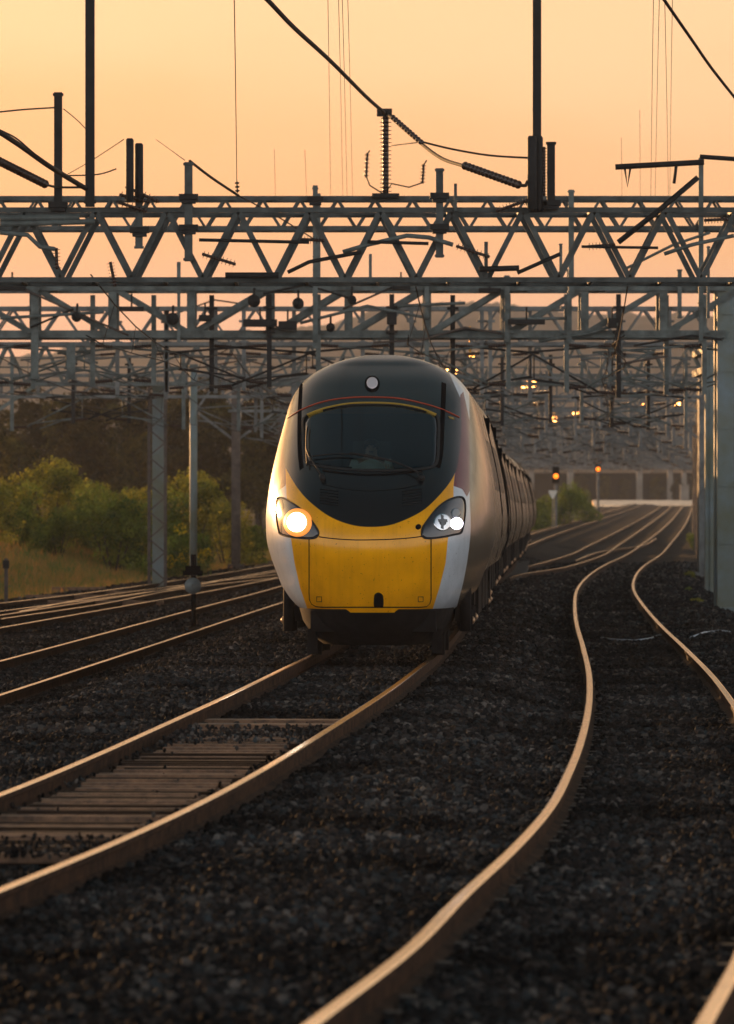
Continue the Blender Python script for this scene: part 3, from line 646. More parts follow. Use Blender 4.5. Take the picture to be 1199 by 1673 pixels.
# ------------------------------------------------------------------ GANTRIES
def cantilever(mbs, x, y, zb, s=1, reach=2.2, low=1.25, k=1.0):
    """drop post, tube, kinked steady arm and insulators hung from a boom at (x, y, zb)"""
    st, ce, ce2 = mbs
    st.bar((x, y, zb + .9), (x, y, zb - low - .1), .11 * k, .11 * k)
    for z in (zb + .6, zb + .05): st.box((x, y, z), (.26, .2, .06))
    # upper tube with insulator
    x1 = x + s * .45; x2 = x + s * reach
    ce.sheds((x + s * .06, y, zb - .25), (x1, y, zb - .28), .035, .085, 7)
    st.tube([(x1, y, zb - .28), (x2, y, zb - .42)], .03 * k, 6)
    ce2.sheds((x + s * .06, y, zb - low), (x1, y, zb - low + .03), .035, .085, 7)
    st.tube([(x1, y, zb - low + .03), (x + s * reach * .95, y, zb - .42)], .027 * k, 6)
    st.tube([(x2 - s * .2, y, zb - low + .32), (x1 + s * .1, y, zb - low + .12)], .022 * k, 6)
    # kinked steady arm
    st.tube([(x2 - s * .15, y, zb - low + .30), (x2 - s * .8, y, zb - low + .22), (x2 - s * 1.5, y, zb - low - .03)], .022 * k, 6)
    st.tube([(x2 - s * .2, y, zb - .42), (x2 - s * .2, y, zb - low + .28)], .016 * k, 6)
allwires = []
def gantry(Z, x0, x1, z0, z1, half, label, style='warren', ch=.11, dg=.09, depth=1.1, cols=(), tracks=(), phase=0., m='steel', colw=.42, colm='steel_pale', lat=False, extra=None, knee=False):
    z0 += 0; org = Vector((cols[0] if cols else x0, Z, e(Z) - .2)); g = empty('overhead_line_gantry', org, label=label, cat='gantry', group='gantries spanning the tracks')
    for fi, y in enumerate((Z, Z + depth)):
        m_ = MB()
        m_.bar((x0, y, z1), (x1, y, z1), ch); m_.bar((x0, y, z0), (x1, y, z0), ch)
        if style == 'k' and fi == 0 or style == 'k':
            n0 = math.floor((x0 - phase) / half); x = phase + n0 * half
            while x < x1:
                if x >= x0: m_.bar((x, y + .02, z0), (x, y + .02, z1), dg * 1.15, dg * .8)
                a, b_ = (x, x + half) if x >= phase - .01 else (x + half, x)
                m_.bar((a, y + .01, z0), (b_, y + .01, z1), dg * .8, dg * .6); x += half
        elif style == 'warren':
            n0 = math.floor((x0 - phase) / half); x = phase + n0 * half
            while x < x1:
                m_.bar((x, y, z0), (x + half / 2, y, z1), dg, dg * .7); m_.bar((x + half / 2 , y, z1), (x + half, y, z0), dg, dg * .7); x += half
        m_.build('lattice_truss', M[m], g, org)
    # cross members between both faces
    m_ = MB(); x = x0
    while x < x1:
        for z in (z0, z1): m_.bar((x, Z, z - .01), (x, Z + depth, z - .01), dg * .6)
        m_.bar((x, Z, z0 - .015), (min(x + half, x1), Z + depth, z0 - .015), dg * .5); m_.bar((x, Z, z1 - .015), (min(x + half, x1), Z + depth, z1 - .015), dg * .5); x += half
    m_.build('cross_bracing', M[m], g, org)
    for cxx in cols:
        zb = e(Z) - .45; m_ = MB()
        if lat:
            for sx in (-1, 1):
                for sy in (0, 1): m_.bar((cxx + sx * colw / 2, Z + sy * depth * .8 + .1, zb), (cxx + sx * colw / 2, Z + sy * depth * .8 + .1, z0 + .1), .07)
            m_.box((cxx + .02, Z + depth * .75 + .1, (zb + z0) / 2), (colw * .75, .05, z0 - zb), 1)
            z = zb; sgn = 1
            while z < z0 - .2:
                m_.bar((cxx - sgn * colw / 2, Z + .06, z), (cxx + sgn * colw / 2, Z + .06, z + .42), .045); z += .42; sgn = -sgn
            m_.build('column', [M['rusty_steel'], M[colm]], g, org)
        else:
            m_.box((cxx, Z + .2, (zb + z1) / 2), (colw, .3, z1 - zb + .1)); m_.box((cxx, Z + depth - .2, (zb + z1) / 2), (colw, .3, z1 - zb + .1))
            m_.box((cxx, Z + depth / 2, (zb + z1) / 2), (colw * .6, depth - .7, z1 - zb))
            z = zb + .5
            while z < z1: m_.box((cxx, Z + .035, z), (colw * .8, .02, .06)); z += 1.3
            m_.box((cxx, Z + depth / 2, zb + .22), (colw + .3, depth + .3, .25)); m_.build('column', M[colm], g, org)
        if knee:
            for s in (-1, 1): m_ = MB(); m_.bar((cxx, Z + .3, z0 - 1.2), (cxx + s * 1.6, Z + .3, z0), .1); m_.build('knee_brace', M[m], g, org)
    for tx, s in tracks:
        st, ce, ce2 = MB(), MB(), MB(); cantilever((st, ce, ce2), tx, Z + random.choice((-.12, .45)), z0, s, random.uniform(1.9, 2.6), random.uniform(1.05, 1.4))
        c = st.build('cantilever', M['dark'] if (m == 'steel' and random.random() < .45) else M[m], g, org); ce.build('insulator', M['ceramic'], c, org); ce2.build('insulator', M['ceramic'], c, org)
    return g, org
sx_ = lambda px, Z: (px - CX) / F * Z
zz_ = lambda py, Z: CZ + (HY - py) / F * Z
# gantry A (nearest): tall warren, chords at rows 343 / 456
ZA = 92.3
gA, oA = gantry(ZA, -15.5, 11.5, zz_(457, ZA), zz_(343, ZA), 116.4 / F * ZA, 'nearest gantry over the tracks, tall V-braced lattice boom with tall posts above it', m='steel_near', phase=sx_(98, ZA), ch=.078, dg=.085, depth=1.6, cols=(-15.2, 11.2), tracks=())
# gantry C: shallow warren, rows 325 / 372
ZC = 108
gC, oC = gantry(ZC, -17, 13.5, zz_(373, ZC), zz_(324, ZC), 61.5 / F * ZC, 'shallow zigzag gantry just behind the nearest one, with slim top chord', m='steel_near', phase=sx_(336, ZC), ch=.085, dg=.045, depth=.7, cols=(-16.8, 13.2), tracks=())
# gantry B: K/N braced, rows 467 / 546, box columns at right
ZB = 133
gB, oB = gantry(ZB, -16, sx_(1185, ZB), zz_(546, ZB), zz_(469, ZB), 128.6 / F * ZB, 'deep N-braced gantry carried by the big box column at the right edge', style='k', phase=sx_(312, ZB), ch=.17, dg=.16, depth=1.5, cols=(sx_(1190, ZB), -15.8), m='steel', colw=.50,
                tracks=[(sx_(q, ZB), (-1) ** i) for i, q in enumerate((-20, 55, 150, 250, 345, 440, 520, 640, 740, 830, 925, 1010, 1090, 1150))])
ZD = 180
gD, oD = gantry(ZD, sx_(-120, ZD), sx_(1165, ZD), zz_(627, ZD), zz_(563, ZD), 62 / F * ZD, 'gantry held by the zigzag-laced lattice mast on the grass, behind the deep N-braced one', ch=.12, dg=.07, depth=1.0, cols=(sx_(256, ZD),), m='steel', colw=.5, lat=True, tracks=[(sx_(q, ZD), (-1) ** (i // 2)) for i, q in enumerate((20, 120, 210, 300, 390, 480, 560, 620, 700, 760, 820, 900, 950, 1000, 1060, 1120))])
m_ = MB(); xq = sx_(1161, ZD - 8)
m_.box((xq, ZD - 8, 3.2), (.34, .34, 7.4)); m_.box((xq + .05, ZD - 8.2, 3.2), (.16, .08, 7.2)); m_.build('column', M['steel_pale'], gD, oD)
m_ = MB(); m_.bar((xq, ZD - 8, 6.3), (xq, ZD, 6.3), .2); m_.bar((xq, ZD - 8, 6.9), (xq, ZD, 6.9), .2); m_.build('column_tie', M['steel'], gD, oD)
m_ = MB(); m_.bar(W(62, 627, ZD), W(-40, 695, ZD), .1); m_.build('knee_brace', M['steel_pale'], gD, oD)
m_ = MB(); m_.bar(W(-120, 600, ZD), W(1165, 600, ZD), .05); m_.bar(W(-120, 584, ZD), W(1165, 584, ZD), .04); m_.build('tie_rod', M['steel'], gD, oD)
FZ = [(157, -100, 1190), (206, -60, 1150), (232, 385, 1148), (258, 462, 1146), (285, 470, 1142), (310, 480, 1141), (335, 490, 1138), (362, 520, 1139), (388, 560, 1140), (415, 600, 1141), (440, 620, 1141), (468, 650, 1141), (495, 690, 1142), (550, 720, 1143), (610, 760, 1144), (680, 790, 1144), (760, 830, 1144)]
NUM = ['first', 'second', 'third', 'fourth', 'fifth', 'sixth', 'seventh', 'eighth', 'ninth', 'tenth', 'eleventh', 'twelfth', 'thirteenth', 'fourteenth', 'fifteenth', 'sixteenth', 'seventeenth']
far = [(z, n_, a, b_) for (z, a, b_), n_ in zip(FZ, NUM)]
looks = {232: 'with knee braces on its dark mast', 760: 'faintest of all'}
for i, (Z, od, pl_, pr_) in enumerate(far):
    xl, xr = sx_(pl_, Z), sx_(pr_, Z); zb = e(Z) + 6.05 + (.55 if i % 3 == 0 else 0) + random.uniform(-.1, .2); h = random.choice((.75, .95, 1.1))
    ts = [(f(Z) + 1.7 * s, -s) for f, s in ((fR, 1), (fM, -1), (fT, 1), (fL, -1), (fL3, 1))]
    gantry(Z, xl - .3, xr + .3, zb, zb + h, random.choice((1.1, 1.3, 1.6)), f'{od} far gantry back from the deep N-braced one' + (', ' + looks[Z] if Z in looks else ''), style='k' if i % 3 == 1 else 'warren', phase=xl, ch=.10, dg=.055, depth=.9, cols=(xl, xr), m='steel_far', colm='steel_far' if Z != 232 else 'rusty_steel', colw=.34, lat=(i > 2), tracks=ts + [(q[0] + 2.1, -q[1]) for q in ts if Z < 620] + [(q[0] - 1.3, q[1]) for q in ts if Z < 500], knee=(Z == 232))
# posts and fittings bolted on the near gantries
def post(px, y0, y1, wpx, Z, g, o_, mm='steel_near'):
    m_ = MB(); a = W(px, y0, Z); b_ = W(px, y1, Z); w = wpx / F * Z; m_.bar(a, b_, w, w * .8)
    for t in (.02, .98) if abs(y1 - y0) > 60 else (): m_.box(a.lerp(b_, t), (w * 1.3, w * 1.1, w * .3))
    m_.build('post', M[mm], g, o_)
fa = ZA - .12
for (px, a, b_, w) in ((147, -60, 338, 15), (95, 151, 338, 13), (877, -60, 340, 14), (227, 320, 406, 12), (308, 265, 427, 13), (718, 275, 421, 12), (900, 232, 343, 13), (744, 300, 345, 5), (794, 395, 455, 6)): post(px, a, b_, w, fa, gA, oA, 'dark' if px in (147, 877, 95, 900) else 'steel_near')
for (px, a, b_, w) in ((515, 303, 560, 8), (521, 316, 470, 5), (933, 310, 480, 9), (1145, 258, 500, 8), (1157, 402, 520, 5), (916, 398, 460, 5), (605, 415, 470, 5), (292, 428, 480, 6)): post(px, a, b_, w, ZC - .12, gC, oC, 'steel')
for (px, a, b_, w) in ((292, 430, 560, 5), (828, 450, 560, 8), (515, 480, 570, 8), (930, 440, 560, 8), (57, 470, 620, 12), (116, 560, 620, 14), (697, 460, 600, 7), (1110, 440, 520, 7), (1145, 440, 560, 7)): post(px, a, b_, w, ZB - .2, gB, oB, 'steel')
def counter(px, y0, y1, wpx, Z, g, o_, mm='dark'):
    m_ = MB(); a = W(px, y0, Z); b_ = W(px, y1, Z); w = wpx / F * Z
    m_.tube([a, a.lerp(b_, .03), a.lerp(b_, .97), b_], [w * .35, w * .5, w * .5, w * .35], 12); m_.build('balance_weight', M[mm], g, o_)
counter(212, 226, 330, 13, fa - .3, gA, oA); counter(227, 234, 330, 14, fa - .1, gA, oA); counter(869, 222, 345, 15, fa - .3, gA, oA); counter(880, 222, 345, 14, fa - .1, gA, oA)
for px, py, Z, g, o_ in ((718, 320, fa, gA, oA), (718, 371, fa, gA, oA), (308, 322, fa, gA, oA), (308, 372, fa, gA, oA), (228, 376, fa, gA, oA), (877, 335, fa, gA, oA), (900, 332, fa, gA, oA), (95, 335, fa, gA, oA), (515, 325, ZC - .12, gC, oC)):
    m_ = MB(); m_.box(W(px, py, Z), (.30, .25, .09)); m_.box(W(px, py + 8, Z), (.22, .22, .05)); m_.build('clamp', M['dark'], g, o_)
def ins(name, p, q, Z, r0, r1, n, g, o_, Z2=None):
    m_ = MB(); m_.sheds(W(*p, Z), W(*q, Z2 or Z), r0, r1, n); m_.build(name, M['ceramic'], g, o_)
ins('insulator', (630, 316), (630, 190), ZC - .2, .055, .115, 19, gC, oC)
m_ = MB(); m_.box(W(630, 320, ZC - .2), (.5, .3, .08)); m_.box(W(628, 184, ZC - .2), (.28, .15, .14)); m_.build('insulator_base', M['dark'], gC, oC)
ins('insulator', (888, 320), (888, 240), ZA - .2, .03, .06, 16, gA, oA)
ins('insulator', (598, 290), (600, 250), ZB - .3, .03, .07, 6, gC, oC); ins('insulator', (690, 300), (692, 268), ZB - .3, .03, .07, 6, gC, oC)
for P_ in ([(598, 288), (604, 303), (628, 318)], [(692, 298), (668, 306), (640, 300), (632, 312)], [(600, 252), (604, 246)], [(692, 270), (697, 262)]):
    m_ = MB(); m_.tube([W(*p, ZC - .3) for p in P_], .014, 6); m_.build('horn_wire', M['dark'], gC, oC)
# horizontal strain insulators near the booms
for (p, q, n) in (((245, 330), (195, 318), 7), ((240, 345), (190, 330), 7), ((260, 330), (205, 305), 8), ((810, 345), (863, 327), 10), ((330, 415), (385, 432), 9), ((745, 402), (800, 420), 9), ((180, 428), (188, 468), 8), ((92, 405), (93, 440), 6), ((1005, 400), (960, 403), 8), ((1150, 360), (1190, 358), 8), ((490, 391), (530, 393), 8)):
    ins('strain_insulator', p, q, ZA - .25, .025, .065, n, gA, oA)
def tubeP(name, P, Z, r, g, o_, mm='steel', n=6):
    m_ = MB(); m_.tube([W(*p, Z) if len(p) == 2 else W(*p) for p in P], r, n); return m_.build(name, M[mm], g, o_)
tubeP('arm', [(0, 357), (130, 355)], ZA - .2, .055, gA, oA); tubeP('arm', [(0, 366), (155, 362)], ZA - .2, .05, gA, oA); tubeP('arm', [(0, 380), (45, 384), (65, 403), (90, 407)], ZA - .3, .04, gA, oA)
tubeP('arm', [(325, 392), (505, 396)], ZA - .3, .03, gA, oA, 'dark'); tubeP('arm', [(560, 412), (600, 400), (665, 385), (700, 388), (740, 400)], ZA - .3, .04, gA, oA); tubeP('arm', [(600, 395), (700, 398)], ZA - .35, .03, gA, oA, 'dark')
tubeP('arm', [(368, 450), (455, 450)], ZA - .3, .055, gA, oA, 'dark'); tubeP('arm', [(783, 440), (848, 438)], ZA - .3, .05, gA, oA, 'dark')
tubeP('arm', [(470, 445), (505, 428), (590, 412)], ZA - .3, .035, gA, oA, 'dark'); tubeP('arm', [(845, 446), (915, 415)], ZA - .3, .035, gA, oA, 'dark'); tubeP('arm', [(950, 403), (1075, 405)], ZA - .3, .025, gA, oA, 'dark')
tubeP('arm', [(1010, 396), (1075, 345), (1140, 290)], ZA - .3, .05, gA, oA, 'dark'); tubeP('arm', [(1005, 273), (1060, 270), (1150, 265)], ZA - .3, .05, gA, oA, 'dark'); tubeP('arm', [(1143, 256), (1215, 261)], ZA - .3, .04, gA, oA, 'dark')
tubeP('arm', [(1085, 415), (1130, 400), (1199, 385)], ZA - .3, .035, gA, oA); tubeP('arm', [(1020, 440), (1100, 400), (1160, 380)], ZC - .3, .03, gC, oC); tubeP('hanger', [(1020, 272), (1025, 305), (1030, 272)], ZA - .3, .02, gA, oA, 'dark'); tubeP('hanger', [(1105, 268), (1101, 300)], ZA - .3, .025, gA, oA, 'dark')
# arms crossing the bay of gantry B and D
for i, P in enumerate([[(0, 520), (170, 510)], [(50, 535), (120, 505)], [(0, 455), (100, 500), (210, 548)], [(490, 528), (600, 500), (700, 520)], [(430, 480), (500, 465), (580, 490)], [(610, 560), (690, 555), (760, 535), (820, 545)], [(650, 500), (760, 495)], [(700, 550), (760, 538), (810, 542)], [(560, 505), (640, 470)], [(880, 558), (960, 545), (1010, 530)], [(1035, 565), (1130, 548), (1180, 555)], [(1010, 595), (1090, 582)], [(820, 522), (930, 520)], [(280, 515), (350, 490), (420, 500)], [(690, 583), (800, 630), (835, 625)], [(60, 600), (120, 583), (160, 593)], [(160, 625), (215, 612), (255, 622)], [(300, 605), (400, 588), (450, 600)]]):
    tubeP('registration_arm', P, (ZB - .4 if i < 13 else ZD - .4) + i * .02, .028 if i % 3 else .04, gB if i < 13 else gD, oB if i < 13 else oD, ('steel', 'dark', 'rusty_steel')[i % 3])
for px, py, r in ((282, 521, .14), (487, 496, .13), (125, 518, .11), (415, 492, .14), (575, 490, .10), (540, 535, .10)):
    m_ = MB(); c = W(px, py, ZB - .5); m_.tube([c + Vector((0, -.12, 0)), c + Vector((0, .12, 0))], r, 20); m_.tube([c + Vector((0, -.16, 0)), c + Vector((0, .2, 0))], .04, 8); m_.bar(c, c + Vector((0, .4, .3)), .05); m_.build('pulley_wheel', M['dark'], gB, oB)
for px, py, w, h in ((425, 528, 55, 12), (470, 532, 30, 14), (860, 526, 60, 8), (1000, 528, 14, 16), (640, 520, 16, 20), (800, 475, 36, 8), (655, 470, 30, 8), (335, 520, 20, 10), (215, 505, 40, 7), (20, 470, 44, 9)):
    m_ = MB(); c = W(px, py, ZB - .3); m_.box(c, (w / F * ZB, .3, h / F * ZB)); m_.box(c + Vector((0, -.16, 0)), (w / F * ZB * .8, .03, h / F * ZB * .6)); m_.bar(c, c + Vector((0, 0, .35)), .04); m_.build('switch_box', M['dark'], gB, oB)
for px, py, Z, s in ((865, 628, 285, 1.0), (905, 685, 388, 1.1), (962, 716, 495, .9), (738, 607, 232, .7), (768, 581, 180, .45), (1055, 663, 440, .8), (1108, 660, 388, .8), (940, 675, 335, .6), (875, 716, 440, .5)):
    m_ = MB(); c = W(px, py, Z); rt = Vector((-.955, -.22, .2)).to_track_quat('-Y', 'Z').to_matrix(); m_.box(c, (s * 2.6, .03, s * .30), 0, rt); m_.tube([c, c + Vector((0, .1, .9))], .03, 6)  # plates added as sun glints, tilted to throw the low sun forward
    m_.build('sun_glint_plate', M['plate'], None, c, label={865: 'largest yellow sun-glint plate hanging by the gantry right of the train roof', 905: 'second yellow sun-glint plate, lower and right of the largest', 962: 'third yellow sun-glint plate above the lit signals', 738: 'small yellow sun-glint plate just over the right shoulder of the train', 768: 'tiny yellow sun-glint plate right under the deep N-braced boom', 1055: 'yellow sun-glint plate left of the far right lattice masts', 1108: 'rightmost yellow sun-glint plate beside the pale box columns', 940: 'faint yellow sun-glint plate between the two brighter ones', 875: 'yellow sun-glint plate above the tail of the train'}[px], cat='sun-glint plate', group='yellow sun-glint plates on the overhead line')

# ------------------------------------------------------------------ wires
def wire(P, r, label, mm='wire', name='overhead_wire', sag=True):
    pts = [W(*p) for p in P]
    # smooth
    if len(pts) > 2:
        out = []
        for i in range(len(pts) - 1):
            a, b_, c, d = pts[max(i-1, 0)], pts[i], pts[i+1], pts[min(i+2, len(pts)-1)]
            for k in range(6):
                t = k / 6; out.append(.5 * ((2 * b_) + (c - a) * t + (2*a - 5*b_ + 4*c - d) * t * t + (3*b_ - a - 3*c + d) * t ** 3))
        out.append(pts[-1]); pts = out
    m_ = MB(); o0 = pts[-1]; m_.tube(pts, r, 6); return m_.build(name, M[mm], None, o0, label=label, cat='wire', group='wires strung between the gantries')
wire([(395, -40, 70), (437, 0, 73), (480, 45, 78), (540, 100, 86), (600, 160, 96), (628, 184, ZC - .2)], .032, 'thick cable coming down from the top edge to the tall upright insulator')
wf = wire([(632, 186, ZC - .2), (680, 228, 102), (720, 258, 98), (760, 272, 95), (800, 286, 93), (852, 303, ZA - .4), (862, 297, ZA - .4), (872, 284, ZA - .3)], .03, 'thick cable from the tall upright insulator down to the dark post on the right')
for a, b_, n in (((757, 270), (850, 303), 15), ((640, 190), (690, 234), 11)):
    m_ = MB(); m_.sheds(W(*a, ZA + 1), W(*b_, ZA - .4), .02, .07 if n == 15 else .045, n); m_.build('string_insulator', M['ceramic'], None, W(*a, ZA + 1), label='ribbed insulator string ' + ('hanging at the lower end of the thick sagging cable' if n == 15 else 'just right of the tall upright insulator'), cat='insulator')
wire([(690, 232, ZA), (740, 244, ZA), (800, 254, ZA), (862, 258, ZA)], .018, 'short upper wire curving to the dark post right of the tall insulator')
wire([(640, 238, ZC), (690, 232, ZC - 3)], .01, 'short thin wire beside the tall upright insulator')
wire([(1066, -30, 60), (1085, 0, 62), (1130, 65, 68), (1165, 115, 73), (1215, 178, 80)], .02, 'thick cable crossing the top right corner')
wire([(-10, 210, 86), (30, 236, 87), (75, 268, 89), (110, 290, 91), (140, 308, ZA - .2)], .04, 'thick cable entering from the left edge above the lattice boom')
wire([(76, 302, 90), (96, 306, ZA - .2), (142, 306, ZA - .2)], .02, 'short link from the left insulator string to the tall post')
wire([(-10, 208, 86), (25, 225, 86), (55, 250, 87), (100, 285, 89)], .012, 'thin wire hanging just above the thick left cable')
for a, b_ in (((-4, 262), (76, 302)),):
    m_ = MB(); m_.sheds(W(*a, 88), W(*b_, 90), .022, .07, 15); m_.build('string_insulator', M['ceramic'], None, W(*a, 88), label='ribbed insulator string at the left edge under the thick cable', cat='insulator')
wire([(-10, 184, 88), (40, 179, 90), (88, 176, ZA - .2)], .014, 'thin wire from the left edge to the second tall post')
wire([(104, 178, ZA - .2), (130, 200, 98), (150, 222, 104)], .008, 'fine wire behind the tallest left post'); wire([(110, 287, ZA), (160, 285, ZA), (190, 276, ZA)], .012, 'short curved jumper right of the left posts')
wire([(110, 285, 100), (150, 262, 96), (202, 228, 92)], .008, 'fine wire rising to the twin balance weights')
wire([(310, 263, ZA), (345, 290, ZA + 2), (390, 320, ZA + 4)], .022, 'wire slanting down right from the short left post'); wire([(390, 320, ZA + 4), (450, 352, ZA + 10), (515, 392, ZC)], .012, 'wire slanting on to the middle post')
wire([(255, 228, 100), (302, 262, ZA)], .006, 'fine wire up left of the short post')
for i, (xa, xb, yb, Z2, ya) in enumerate(((382, 387, 312, 96, -40), (535, 540, 318, 130, -40), (552, 560, 320, 140, -40), (558, 567, 322, 135, -40), (567, 576, 322, 145, -40), (1068, 1063, 330, 120, -40), (1078, 1070, 330, 130, -40), (1085, 1092, 330, 125, -40), (1099, 1094, 330, 140, -40), (448, 450, 330, 140, 244), (498, 501, 330, 150, 245), (1015, 1016, 330, 150, 225), (1045, 1046, 330, 150, 180))):
    za = 62 if ya < 0 else Z2 * .8
    wire([(xa, ya, za), (xa * .45 + xb * .55, (ya + yb) * .5, (za + Z2) * .48), (xb, yb, Z2)], .004 if i else .006, f'thin near-vertical wire, {"leftmost and heaviest" if i == 0 else ["", "first of the four in the middle of the sky", "second of the four in the middle of the sky", "third of the four in the middle of the sky", "fourth of the four in the middle of the sky", "leftmost in the right-hand bundle", "second in the right-hand bundle", "third in the right-hand bundle", "rightmost in the right-hand bundle", "short one left of centre above the boom", "short one near centre above the boom", "short one at right, lower", "short one at right, taller"][i]}')
m_ = MB(); m_.sheds(W(387, 296, 95.9), W(388, 315, 96), .01, .04, 3); m_.build('wire_clamp', M['dark'], None, W(388, 315, 96), label='small dark clamp at the foot of the leftmost vertical wire', cat='clamp')
# line wires over each track beyond the nearest gantry
for k, nm in (('R', 'right-hand track'), ('T', 'track the train runs on'), ('M', 'branching middle track'), ('L', 'first track left of the train'), ('L3', 'track beside the grass')):
    f = TR[k][0]; zz = [ZA, ZB, ZD] + [q[0] for q in far if q[0] > 220 and q[0] not in (258, 310, 362, 415, 468)]; zz = [z for z in zz if z >= (170 if k == 'M' else 90)]
    org = Vector((f(zz[0]), zz[0], 4.9)); g = empty('overhead_line', org, label=f'contact and carrier wires with droppers above the {nm}', cat='overhead line', group='overhead line wires above the tracks')
    con = []; cat_ = []; dr = MB()
    for a, b_ in zip(zz[:-1], zz[1:]):
        for j in range(8):
            t = j / 8; z = a + (b_ - a) * t; con.append((f(z) + .2 * math.cos(z), z, 4.8 + e(z))); cat_.append((f(z), z, 5.75 + e(z) - 2.6 * t * (1 - t)))
            if j: dr.tube([con[-1], cat_[-1]], .006, 4)
    m_ = MB(); m_.tube(con, .010, 5); m_.build('contact_wire', M['wire'], g, org); m_ = MB(); m_.tube(cat_, .012, 5); m_.build('carrier_wire', M['wire'], g, org); dr.build('dropper', M['wire'], g, org)

# ------------------------------------------------------------------ lineside items
def at_ground(px, py, h=2.1):
    Z, X = gp(px, py, CZ - h); return Vector((X, Z, e(Z) + CZ - h))
# pale pole
p = Vector((sx_(316, 196), 196, e(196) - .35)); t = empty('pale_pole', p, label='slender pale pole standing on the grass between the lattice mast and the dark mast', cat='pole')
m_ = MB(); zt = zz_(600, p.y); m_.tube([p + Vector((0, 0, -.3)), Vector((p.x, p.y, zt))], .125, 12); m_.build('shaft', M['steel_pale'], t, p); m_ = MB(); m_.tube([Vector((p.x, p.y, zt)), Vector((p.x, p.y, zt + .1))], .16, 12); m_.build('cap', M['steel'], t, p)
# ground signal seen from behind
Z = 118; c = W(316, 945, Z); gz_ = e(Z) - .3; t = empty('ground_signal', (c.x, Z, gz_), label='low signal with round grey disc under a black bracket, beside the left rails', cat='signal')
oo = (c.x, Z, gz_)
m_ = MB(); m_.tube([(c.x, Z, gz_), (c.x, Z, zz_(906, Z))], .05, 10); m_.build('post', M['matt'], t, oo)
m_ = MB(); c2 = W(315, 957, Z); m_.tube([(c2.x, Z - .05, c2.z), (c2.x, Z + .06, c2.z)], .165, 28); m_.tube([(c2.x - .01, Z - .08, c2.z + .03), (c2.x - .01, Z - .05, c2.z + .03)], .03, 12); m_.build('disc', M['grey_head'], t, oo)
m_ = MB(); c3 = W(315, 936, Z); m_.box(c3, (.40, .18, .09)); m_.box(c3 + Vector((0, 0, .09)), (.30, .14, .10)); m_.build('bracket', M['matt'], t, oo)
p = at_ground(10, 985, 2.15); m_ = MB(); t = empty('marker_post', p, label='short dark post at the left edge beside the track', cat='post'); m_.box(p + Vector((0, 0, .5)), (.09, .09, 1.2)); m_.build('shaft', M['rusty_steel'], t, p); m_ = MB(); m_.box(p + Vector((0, -.06, .95)), (.16, .04, .2)); m_.build('plate', M['dark'], t, p)
# signals
for px, py, Z, lab in ((908, 778, 430, 'left and lower of the two lit amber signals near the tail of the train'), (977, 762, 520, 'right and higher of the two lit amber signals')):
    c = W(px, py, Z); zb = e(Z) - .3; o_ = (c.x, Z, zb); t = empty('railway_signal', o_, label=lab, cat='signal', group='lit amber signals')
    m_ = MB(); m_.box((c.x, Z + .2, (zb + c.z) / 2 - .3), (.2, .2, c.z - zb - .6)); m_.build('post', M['steel_far'], t, o_)
    m_ = MB(); m_.box((c.x, Z + .1, c.z + .1), (.5, .3, 1.2)); m_.build('head', M['matt'], t, o_)
    for dz in ((0,) if px == 908 else (-.25, .4)):
        m_ = MB(); m_.tube([(c.x, Z - .06, c.z + dz), (c.x, Z - .12, c.z + dz)], .19, 20); m_.build('lamp', M['amber'], t, o_)
Z = 430; c = W(903, 808, Z); t = empty('triangular_sign', (c.x, Z, e(Z)), label='pale inverted triangle sign beyond the tail of the train', cat='sign')
m_ = MB(); s = .33; tri = [(-s, s * .7), (-s * .8, s * .9), (s * .8, s * .9), (s, s * .7), (s * .15, -s * .95), (-s * .15, -s * .95)]
m_.add([(c.x + a, Z + d, c.z + b_) for d in (0, .04) for a, b_ in tri], [tuple(range(6))[::-1], tuple(range(6, 12))] + [(i, (i + 1) % 6, (i + 1) % 6 + 6, i + 6) for i in range(6)]); m_.build('sign_face', M['white'], t, (c.x, Z, e(Z)))
m_ = MB(); m_.bar((c.x, Z + .1, e(Z) - .2), (c.x, Z + .1, c.z), .08); m_.build('post', M['steel_far'], t, (c.x, Z, e(Z)))
# far strip, bridge
Z = 900; zt = zz_(817, Z); xa, xb = sx_(970, Z), sx_(1150, Z)
m_ = MB(); m_.add([(x, y, z) for x in (xa, xb) for y, z in ((Z, zt - .75), (Z + 5.5, zt), (Z + 6, zt), (Z + 6, zt - 1.6), (Z, zt - 1.6))], [(0, 5, 6, 1), (1, 6, 7, 2), (2, 7, 8, 3), (4, 9, 5, 0), (0, 1, 2, 3, 4), (9, 8, 7, 6, 5)]); t = m_.build('low_platform', M['kerb'], None, ((xa + xb) / 2, Z, zt - 1.2), label='long low pale platform edge catching the light at the far end of the tracks', cat='platform')  # metallic slope shaped to mirror the low sky as a bright strip
Z = 960; o_ = (sx_(1030, Z), Z, e(Z)); t = empty('road_bridge', o_, label='dark road bridge on pale slim piers closing the view behind the far bend', cat='bridge')
m_ = MB(); m_.box((sx_(1010, Z), Z + 4, zz_(752, Z)), (46, 8, 2.2)); m_.box((sx_(1010, Z), Z - .1, zz_(765, Z)), (46, .4, .25)); m_.build('deck', M['steel_far'], t, o_)
for px, w in ((800, 9), (868, 9), (932, 10), (1045, 10), (1095, 9), (1118, 8), (1160, 9)):
    m_ = MB(); m_.box((sx_(px, Z), Z + 1, (zz_(762, Z) + e(Z) - 1) / 2), (w / F * Z, 1.2, zz_(762, Z) - e(Z) + 1)); m_.build('pier', M['concrete'], t, o_)
m_ = MB(); m_.box((sx_(1010, Z), Z + 10, e(Z) + 2.0), (48, 1, 6)); m_.build('abutment_wall', M['wall'], t, o_)
